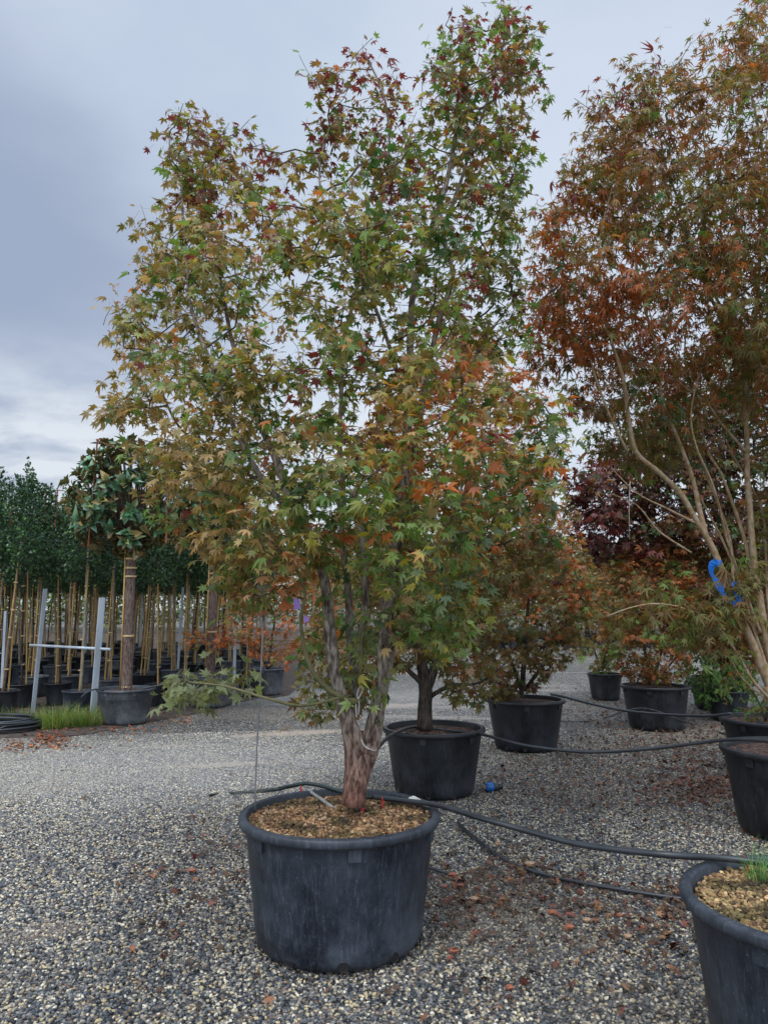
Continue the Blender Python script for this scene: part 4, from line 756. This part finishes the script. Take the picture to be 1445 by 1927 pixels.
# blue connector
bc = empty('pipe_connector', G(925, 1481, .03)); tag(bc, 'blue and black pipe connector lying on the gravel right of the dark maple pot', 'pipe connector')
c0_ = G(925, 1481, .042); axd = Vector((1, .15, 0)).normalized()
def cyl(a, b, r, name, m, par, n=16, r2=None): return MB().tube([c0_ + axd * a, c0_ + axd * (a + .002), c0_ + axd * (b - .002), c0_ + axd * b], [r * .9, r, r2 or r, (r2 or r) * .9], n).build(name, m, par, True)
cyl(-.055, .012, .036, 'collar', M_blue, bc, 12, .040); cyl(.012, .055, .034, 'coupling', M_hose, bc); cyl(.055, .095, .028, 'cap', M_dripper, bc, 12, .022); cyl(-.085, -.055, .012, 'nozzle', M_pale, bc, 10, .022)

# ------------------------------------------------------------------ debris
def chip(px, py, s, lab, m=M_brick):
    c = gp(px, py, .018); import itertools
    V = []; nn_ = 7
    for z_, k in ((-.35, .8), (.25, 1.0), (.5, .72)):
        for i in range(nn_): a = i / nn_ * 6.283 + .3; r_ = s * k * random.uniform(.65, 1.1); V.append((c.x + r_ * math.cos(a), c.y + r_ * .8 * math.sin(a), c.z + z_ * s * .7))
    V.append((c.x, c.y, c.z + s * .38)); F4 = [(j * nn_ + i, j * nn_ + (i + 1) % nn_, (j + 1) * nn_ + (i + 1) % nn_, (j + 1) * nn_ + i) for j in range(2) for i in range(nn_)]; F3 = [(2 * nn_ + i, 2 * nn_ + (i + 1) % nn_, 3 * nn_) for i in range(nn_)]
    tag(MB().add(V, F3, F4).build('brick_fragment', m, smooth=False, origin=c), lab, 'brick fragment', 'brick fragments on the gravel')
for a in ((362, 1638, .03, 'pinkish brick chip alone on the gravel left of the big pot'), (852, 1646, .032, 'largest orange brick chip right of the big pot, at the top of the leaf litter'), (866, 1668, .028, 'orange brick chip just below the largest one, right of the big pot'), (836, 1668, .02, 'small orange brick chip close against the right side of the big pot'),
          (946, 1692, .022, 'dark red brick chip midway between the big pot and the curving hose'), (1038, 1716, .026, 'orange brick chip below the curving hose, left of the pale stones'), (1071, 1744, .028, 'orange brick chip lowest of those between the two near pots'), (1120, 1731, .02, 'small orange chip beside a pale stone below the curving hose'),
          (1210, 1745, .02, 'small orange chip nearest to the corner pot'), (853, 1789, .028, 'orange brick chip by the base of the big pot, right side'), (958, 1858, .022, 'orange chip lowest in the picture, on the bare gravel'), (1165, 1722, .02, 'small red chip above the nearest one to the corner pot')): chip(*a)
for a in ((892, 1692, .03, 'flat beige stone among the litter right of the big pot'), (1105, 1732, .03, 'pale beige stone among orange chips below the curving hose'), (1180, 1762, .026, 'brownish stone lying below the small orange chips near the corner pot'), (995, 1626, .04, 'pale flat slab lying just above the curving hose')): chip(*a, M_terracotta)
def litter(name, blobs, n, size, cols, z=.024):
    X_ = []; 
    for (x, y, rx, ry, k) in blobs:
        m = int(n * k); px = rng.normal(x, rx, m); py = rng.normal(y, ry, m)
        for a, b in zip(px, py):
            if 1215 < b < 2000: q = gp(a, b, z); X_.append((q.x, q.y, z + random.uniform(-.004, .012)))
    P = np.array(X_); m = len(P); fw = rng.normal(0, 1, (m, 3)); fw[:, 2] *= .25; nr = rng.normal(0, .35, (m, 3)); nr[:, 2] += 1
    cl = np.array(cols)[rng.integers(0, len(cols), m)] * np.exp(rng.normal(0, .3, (m, 1)))
    V, F3, F4, CC = leaf_arrays(T_narrow + T_wide, P, fw, nr, size * rng.uniform(.5, 1.15, m), cl, cl * .8)
    return tag(mesh_np(name, V, [F3, F4], M_litter, None, np.clip(CC, 0, .8)), kind='stuff')
RED = [S(84, 38, 34), S(104, 52, 40), S(66, 36, 30), S(118, 74, 50), S(92, 60, 44), S(70, 50, 38)]
litter('fallen_leaves', [(1330, 1475, 60, 22, 1.0), (1160, 1390, 130, 30, .9), (1250, 1340, 120, 22, .8), (1200, 1470, 160, 40, .5), (1330, 1400, 70, 25, .7), (1000, 1440, 90, 30, .25), (1130, 1310, 60, 14, .3)], 900, .034, RED)
litter('fallen_leaves', [(880, 1690, 60, 36, 1.), (1150, 1705, 120, 40, 1.1), (1350, 1560, 60, 40, .2), (600, 1870, 200, 30, .06), (1000, 1540, 120, 40, .2), (1000, 1650, 80, 25, .8), (1100, 1800, 180, 60, .35), (330, 1660, 60, 80, .5), (430, 1600, 50, 60, .3), (960, 1620, 60, 30, .4), (1250, 1720, 40, 40, .4), (1300, 1690, 30, 20, .4), (150, 1600, 120, 70, .12)], 210, .036, RED + [S(84, 60, 44), S(70, 50, 40), S(120, 84, 54), S(60, 44, 34)])
litter('fallen_leaves', [(95, 1388, 22, 7, 1.0), (50, 1402, 50, 6, .8), (230, 1372, 50, 8, .5), (340, 1352, 50, 8, .3), (110, 1330, 60, 20, .5), (300, 1300, 120, 25, .6)], 170, .04, [S(160, 100, 46), S(150, 70, 40), S(120, 60, 40), S(96, 60, 40)], .02)

# ------------------------------------------------------------------ nursery block on the left
def small_leaves(P, size, cols, temps=T_tiny, out=None, droop=.1, jit=.25):
    m = len(P); fw = rng.normal(0, 1, (m, 3)) + (0 if out is None else out * 1.2); fw[:, 2] += .2 - droop; nr = rng.normal(0, .6, (m, 3)) + (0 if out is None else out * .5); nr[:, 2] += .8
    cl = np.array(cols)[rng.integers(0, len(cols), m)] * np.exp(rng.normal(0, jit, (m, 1))); return leaf_arrays(temps, P, fw, nr, size * rng.uniform(.7, 1.3, m), cl, cl * 1.15)
HG = [S(38, 66, 40), S(48, 80, 46), S(32, 56, 38), S(76, 110, 54), S(44, 74, 48)]
def standard(kind):
    """a clipped standard tree on a tall stem tied to bamboo canes, in a black pot"""
    o = empty('standard_tree', (0, 0, 0)); Rp = (.23, .25, .21, .24)[kind % 4]; H = .34
    body = pot_parts(o, Vector((0, 0, 0)), Rp, H, (M_potd, M_potg, M_potd, M_pot)[kind % 4], M_soil2, taper=.84, n=24, notches=False, holes=0, ph=kind)
    ln = random.uniform(-.05, .05); P = [Vector((ln * u + .02 * math.sin(u * 4 + kind), .02 * math.cos(u * 3 + kind), H - .06 + u * 1.95)) for u in np.linspace(0, 1, 12)]
    MB().tube(P, [.021 - .006 * i / 11 for i in range(12)], 8, True, .08).build('trunk', (M_barkD, M_pale, M_barkM, M_pale)[kind % 4], o)
    for k in range(2 if kind % 3 else 1):
        a = random.random() * 6.28; b0 = Vector((.05 * math.cos(a), .05 * math.sin(a), H - .05)); b1 = Vector((ln * .9 + random.uniform(-.06, .06), random.uniform(-.04, .04), 1.98)); Pn = [b0.lerp(b1, u) for u in np.linspace(0, 1, 25)]
        MB().tube(Pn, [.0125 * (1.12 if i % 4 == 0 else 1) for i in range(25)], 7).build('bamboo_cane', M_bamboo, o)
    for z_ in (.6, 1.0, 1.35, 1.7): MB().lathe([(.034, -.008), (.036, 0), (.034, .008)], (ln * (z_ - H) / 1.95 + .005, 0, z_), 10).build('tie', M_band, o)
    n = 3000; D_ = rng.normal(0, 1, (n, 3)); D_ /= np.linalg.norm(D_, axis=1, keepdims=True); rr_ = rng.uniform(.45, 1.0, (n, 1)) ** .5
    q = np.sign(D_) * np.abs(D_) ** .6; lump = np.array([1 + .22 * noise.noise(Vector(v) * 2.1 + Vector((kind * 5, 0, 0))) for v in D_])[:, None]
    P_ = q * rr_ * lump * np.array([.40, .40, .60]) + np.array([ln, 0, 2.46]); 
    whips = []
    for k in range(5):
        wx = random.uniform(-.3, .3); wy = random.uniform(-.3, .3); hh = random.uniform(.15, .5 if k else .65)
        for i in range(40): u = random.random(); whips.append((wx + ln + random.gauss(0, .018) + .05 * u, wy + random.gauss(0, .018), 2.9 + hh * u))
    P_ = np.concatenate([P_, np.array(whips)]); out = np.concatenate([D_, rng.normal(0, .5, (len(whips), 3)) + [0, 0, 1]])
    V, F3, F4, CC = small_leaves(P_, .05, HG, T_quad, out)
    mesh_np('crown', V, [F3, F4], M_small, o, CC); return o
def copy_tree(o, parent=None):
    c = o.copy(); C.objects.link(c)
    if parent is not None: c.parent = parent
    for ch in [x for x in o.children]: copy_tree(ch, c)
    return c
protos = [standard(k) for k in range(6)]; used = [False] * 6
def put_standard(x, y, k, label, group, rz=0.0, s=1.0):
    o = protos[k] if not used[k] else copy_tree(protos[k]); used[k] = True
    o.location = (x, y, 0); o.rotation_euler = (random.gauss(0, .03), random.gauss(0, .035), rz); o.scale = (s, s, s * 1.12 * random.uniform(.93, 1.07)); return tag(o, label, 'standard tree', group)
front = [(-60, 11.6, 1, 'clipped green standard tree on the left edge behind the pipe coil'), (45, 12.7, 0, 'clipped standard tree on yellow canes, left of the leaning metal frame'), (112, 13.0, 4, 'clipped standard tree rising behind the middle of the metal cross bar'), (148, 11.6, 3, 'clipped standard tree in the dusty pot directly between the two frame posts'),
         (300, 12.9, 0, 'clipped standard tree with one cane, just right of the magnolia trunk'), (8, 11.6, 2, 'clipped standard tree in the half cut pot above the pipe coil'), (202, 13.3, 5, 'clipped standard tree on brown canes just behind the right frame post'), (352, 14.2, 1, 'clipped standard tree in a dark pot beside the tall grey post'), (268, 14.4, 2, 'clipped standard tree peering past the right side of the magnolia trunk')]
for px_, Yv, k, lab in front: put_standard(pt(px_, 1300, Yv).x, Yv, k, lab, 'clipped standard trees of the nursery block', random.random() * 6)
for row, Yv in enumerate(np.arange(14.2, 29, 1.25)):
    x0 = -.62 * Yv * .95; x1 = pt(500 - row * 1.5, 1200, Yv).x; x = x0 + (row % 2) * .35
    while x < x1:
        if not any(abs(x - pt(f[0], 1300, f[1]).x) < .3 and abs(Yv - f[1]) < .5 for f in front):
            put_standard(x + random.uniform(-.12, .12), Yv + random.uniform(-.15, .15), random.randrange(6), ('slim staked standard tree with a clipped dark crown deep in the nursery block' if row > 3 else 'slim staked standard tree with a clipped dark crown, in the block behind the front pots'), 'standard trees deep in the block' if row > 3 else 'standard trees behind the front pots', random.random() * 6, random.uniform(.95, 1.04))
        x += .66 + row * .02 + random.uniform(-.12, .14)
# magnolias
def magnolia(cpx, Y, label, crown_c, cr, n, base_lean, potr=.36, H=.46, ang=0):
    c = Vector((pt(cpx, 1300, Y).x, Y, 0)); o = pot_thing('magnolia_tree', 'magnolia tree', label, c)
    pot_parts(o, c, potr, H, M_potg, M_soil2, taper=.82, n=44, band=True, ph=.7, holes=0)
    topz = pt(cpx, 1045, Y).z; P = crom([c + Vector((0, 0, H - .06)), c + Vector((base_lean * .5, 0, (topz + H) / 2)), c + Vector((base_lean, 0, topz)), c + Vector((base_lean * 1.3, 0, topz + .7))], .06)
    MB().tube(P, [.082 - .025 * i / len(P) for i in range(len(P))], 14, True, .06).build('trunk', M_barkM, o)
    for z_ in (topz - .05, topz - .18, topz - .3, 1.2, H + .02): 
        u = (z_ - H) / (topz - H); MB().lathe([(.079, -.012), (.081, 0), (.079, .012)], c + Vector((base_lean * u, 0, z_)), 18).build('tie_band', M_band, o)
    cane = MB().tube([c + Vector((-.07, -.05, H - .05)), c + Vector((base_lean - .07, -.05, topz + .1))], .011, 7); cane.build('cane', M_bamboo, o)
    cz = Vector(crown_c); ros = 190; V = []; D_ = rng.normal(0, 1, (ros, 3)); D_ /= np.linalg.norm(D_, axis=1, keepdims=True); rr_ = rng.uniform(.25, 1, (ros, 1)) ** .5; ends = np.array(cz) + D_ * rr_ * np.array(cr) * 1.05; ends[:, 2] = np.maximum(ends[:, 2], topz - .02)
    tw = MB(); st_ = c + Vector((base_lean, 0, topz + .05))
    for e in ends: e = Vector(e); m_ = st_.lerp(e, .5) + Vector((0, 0, .08)); tw.tube(crom([st_ + Vector((0, 0, random.uniform(0, .5))), m_, e], .12), .008, 5, False)
    k = 9; I = np.repeat(np.arange(ros), k); m = len(I); ring = rng.normal(0, 1, (m, 3)); fw = D_[I] * .8 + ring * .6; fw[:, 2] += .1; pos = ends[I] - D_[I] * rng.uniform(0, .06, (m, 1)); nr = rng.normal(0, .3, (m, 3)) + D_[I] * 1.1; nr[:, 2] += .55; fw[:, 2] += .25
    cl = np.array([S(66, 108, 72), S(84, 124, 86), S(54, 90, 64), S(118, 134, 84), S(140, 122, 72)])[rng.integers(0, 5, m)] * np.exp(rng.normal(0, .15, (m, 1)))
    V, F3, F4, CC = leaf_arrays(T_oval, pos, fw, nr, .165 * rng.uniform(.7, 1.15, m), cl, cl); tv, t3, t4 = tw.arrays(); nV = len(V)
    F = [F3, F4, t3 + nV, t4 + nV]; kp = [i for i in range(4) if len(F[i])]
    mesh_np('crown', np.concatenate([V, tv]), F, [M_mag, M_twig], o, np.concatenate([CC, np.full((len(tv), 3), .1)]), midx=[[0, 0, 1, 1][i] for i in kp], loc=tuple(c)); return o
cm = pt(234, 938, 11.0); magnolia(238, 11.0, 'magnolia with large glossy leaves and a banded trunk beside the metal frame', cm, (.80, .65, .84), 95, pt(248, 1045, 11.0).x - pt(238, 1300, 11.0).x, .395, .48)
cm = pt(400, 960, 12.8); magnolia(395, 12.8, 'second magnolia half hidden behind the left side of the big maple, in a grey pot', cm, (.55, .55, .66), 95, .02, .38, .48)
# rusty training frames fixed over the crowns
def tframe(label, bars, w=.03):
    o = empty('training_frame', pt(*bars[0][0])); tag(o, label, 'training frame', 'rusty frames over the crowns')
    bars = [((a[0], a[1], a[2] * 1.12), (b[0], b[1], b[2] * 1.12)) for a, b in bars]
    for a, b in bars: MB().bar(pt(*a), pt(*b), w if abs(a[0] - b[0]) < 25 else .012, .012 if abs(a[0] - b[0]) < 25 else .012).build('batten', M_rust, o, False)
tframe('tall rust brown batten frame running up through the magnolia crown', [((167, 1028, 9.5), (184, 826, 9.5)), ((183, 828, 9.5), (200, 825, 10.3)), ((313, 1022, 9.6), (318, 880, 9.6)), ((184, 829, 9.5), (318, 882, 9.6))], .035)
tframe('rust brown frame above the clipped crown next to the left edge', [((86, 982, 10.6), (88, 910, 10.6)), ((88, 911, 10.6), (30, 904, 11.2)), ((22, 990, 11.2), (24, 925, 11.2))])
tframe('rust brown frame above the clipped crown left of the magnolia', [((104, 992, 11.0), (109, 922, 11.0)), ((109, 922, 11.0), (160, 930, 11.6)), ((126, 965, 11.0), (128, 955, 11.0))])
tframe('rust brown batten beside the second magnolia, half behind the maple leaves', [((338, 1040, 10.8), (341, 965, 10.8)), ((372, 1050, 10.8), (420, 1052, 10.8))])
# posts
fr = empty('support_frame', gp(118, 1352)); tag(fr, 'leaning grey metal support frame of two posts and one cross bar in the grass', 'support frame')
MB().bar(gp(62, 1345, -.02), pt(86, 1108, gp(62, 1345).y), .055, .03).build('post', M_post, fr, False); MB().bar(gp(174, 1362, -.02), pt(193, 1125, gp(174, 1362).y), .08, .035).build('post', M_post, fr, False)
MB().tube([pt(57, 1214, gp(62, 1345).y - .03), pt(208, 1222, gp(174, 1362).y - .03)], .02, 12).build('crossbar', M_post, fr)
for (a, b, Y1, wd, lab) in (((333, 1290), (345, 1105), 10.6, .05, 'tall grey metal post between the two magnolias'), ((440, 1326), (443, 1180), 10.7, .06, 'grey metal post right of the second magnolia pot'), ((3, 1330), (12, 1150), 10.4, .05, 'pale grey post at the very left edge'),
                            ((160, 1250), (166, 1070), 13.5, .09, 'wide pale grey post deep in the block left of the frame'), ((262, 1240), (272, 1080), 14., .08, 'pale grey post behind the magnolia trunk, deep in the block'), ((318, 1225), (326, 1085), 15., .09, 'pale bluish post deep in the block near the grey post'), ((128, 1270), (141, 1080), 12.6, .07, 'dark grey leaning post seen between the frame posts')):
    p0 = gp(*a); p1 = pt(b[0], b[1], p0.y); tag(MB().bar(p0 - Vector((0, 0, .02)), p1, wd, .04).build('metal_post', M_post, smooth=False, origin=p0), lab, 'post', 'grey metal posts in the nursery block')
# hanging white thread
th = MB().tube([pt(1185, 905, 5.0), pt(1183, 960, 5.0), pt(1184, 1015, 5.0)], .0018, 5); tag(th.build('thread', M_cord, origin=pt(1185, 905, 5.0)), 'thin white thread hanging from the rust maple in front of maroon leaves', 'thread')

# ------------------------------------------------------------------ far rows of young trees beyond the yard
def whip(kind):
    o = empty('young_tree', (0, 0, 0)); pot_parts(o, Vector((0, 0, 0)), .2, .3, M_potd, M_soil2, n=16, notches=False, holes=0)
    P = [Vector((.03 * math.sin(u * 3 + kind), 0, .25 + u * 2.3)) for u in np.linspace(0, 1, 8)]; MB().tube(P, [.028 - .002 * i for i in range(8)], 6).build('trunk', M_pale, o)
    n = 650; a = rng.uniform(0, 6.28, n); r = rng.uniform(.05, .55, n) * rng.uniform(.4, 1, n); z = rng.uniform(1.0 + (kind % 3) * .3, 2.9, n); P_ = np.stack([r * np.cos(a), r * np.sin(a), z], 1)
    V, F3, F4, CC = small_leaves(P_, .10, [[S(120, 128, 80), S(150, 130, 84), S(96, 110, 66)], [S(150, 110, 70), S(130, 120, 76), S(110, 84, 56)], [S(90, 112, 60), S(120, 136, 84), S(150, 150, 110)]][kind % 3], T_quad, jit=.3)
    mesh_np('crown', V, [F3, F4], M_small, o, CC); return o
wp = [whip(k) for k in range(3)]; wu = [False] * 3; 
for row, Yv in enumerate((31.0, 33.5, 36.5, 40.0)):
    x = pt(590, 1200, Yv).x
    while x < pt(1500, 1200, Yv).x:
        k = random.randrange(3); o = wp[k] if not wu[k] else copy_tree(wp[k]); wu[k] = True
        o.location = (x, Yv + random.uniform(-.4, .4), 0); o.rotation_euler = (0, 0, random.random() * 6); sc_ = random.uniform(1.25, 1.6); o.scale = (sc_,) * 3
        tag(o, 'slim pale stemmed young tree in the far rows across the yard', 'young tree', 'young trees in the far rows'); x += random.uniform(.55, 1.1)
n = 60000; a = rng.uniform(-1, 1, n); Yd = rng.uniform(48, 62, n); Xd = a * Yd * .95; top = 4.6 + 1.5 * np.array([noise.noise(Vector((x * .22, 3.3, 0))) for x in Xd]) + .7 * np.array([noise.noise(Vector((x * .9, 8, 0))) for x in Xd])
Zd = top * rng.uniform(.03, 1, n) ** .7; V, F3, F4, CC = small_leaves(np.stack([Xd, Yd, Zd], 1), .30, [S(70, 92, 50), S(92, 104, 60), S(52, 74, 44), S(120, 110, 70), S(110, 130, 70)], T_quad, jit=.3)
tag(mesh_np('distant_trees', V, [F3, F4], M_small, None, CC), kind='stuff')
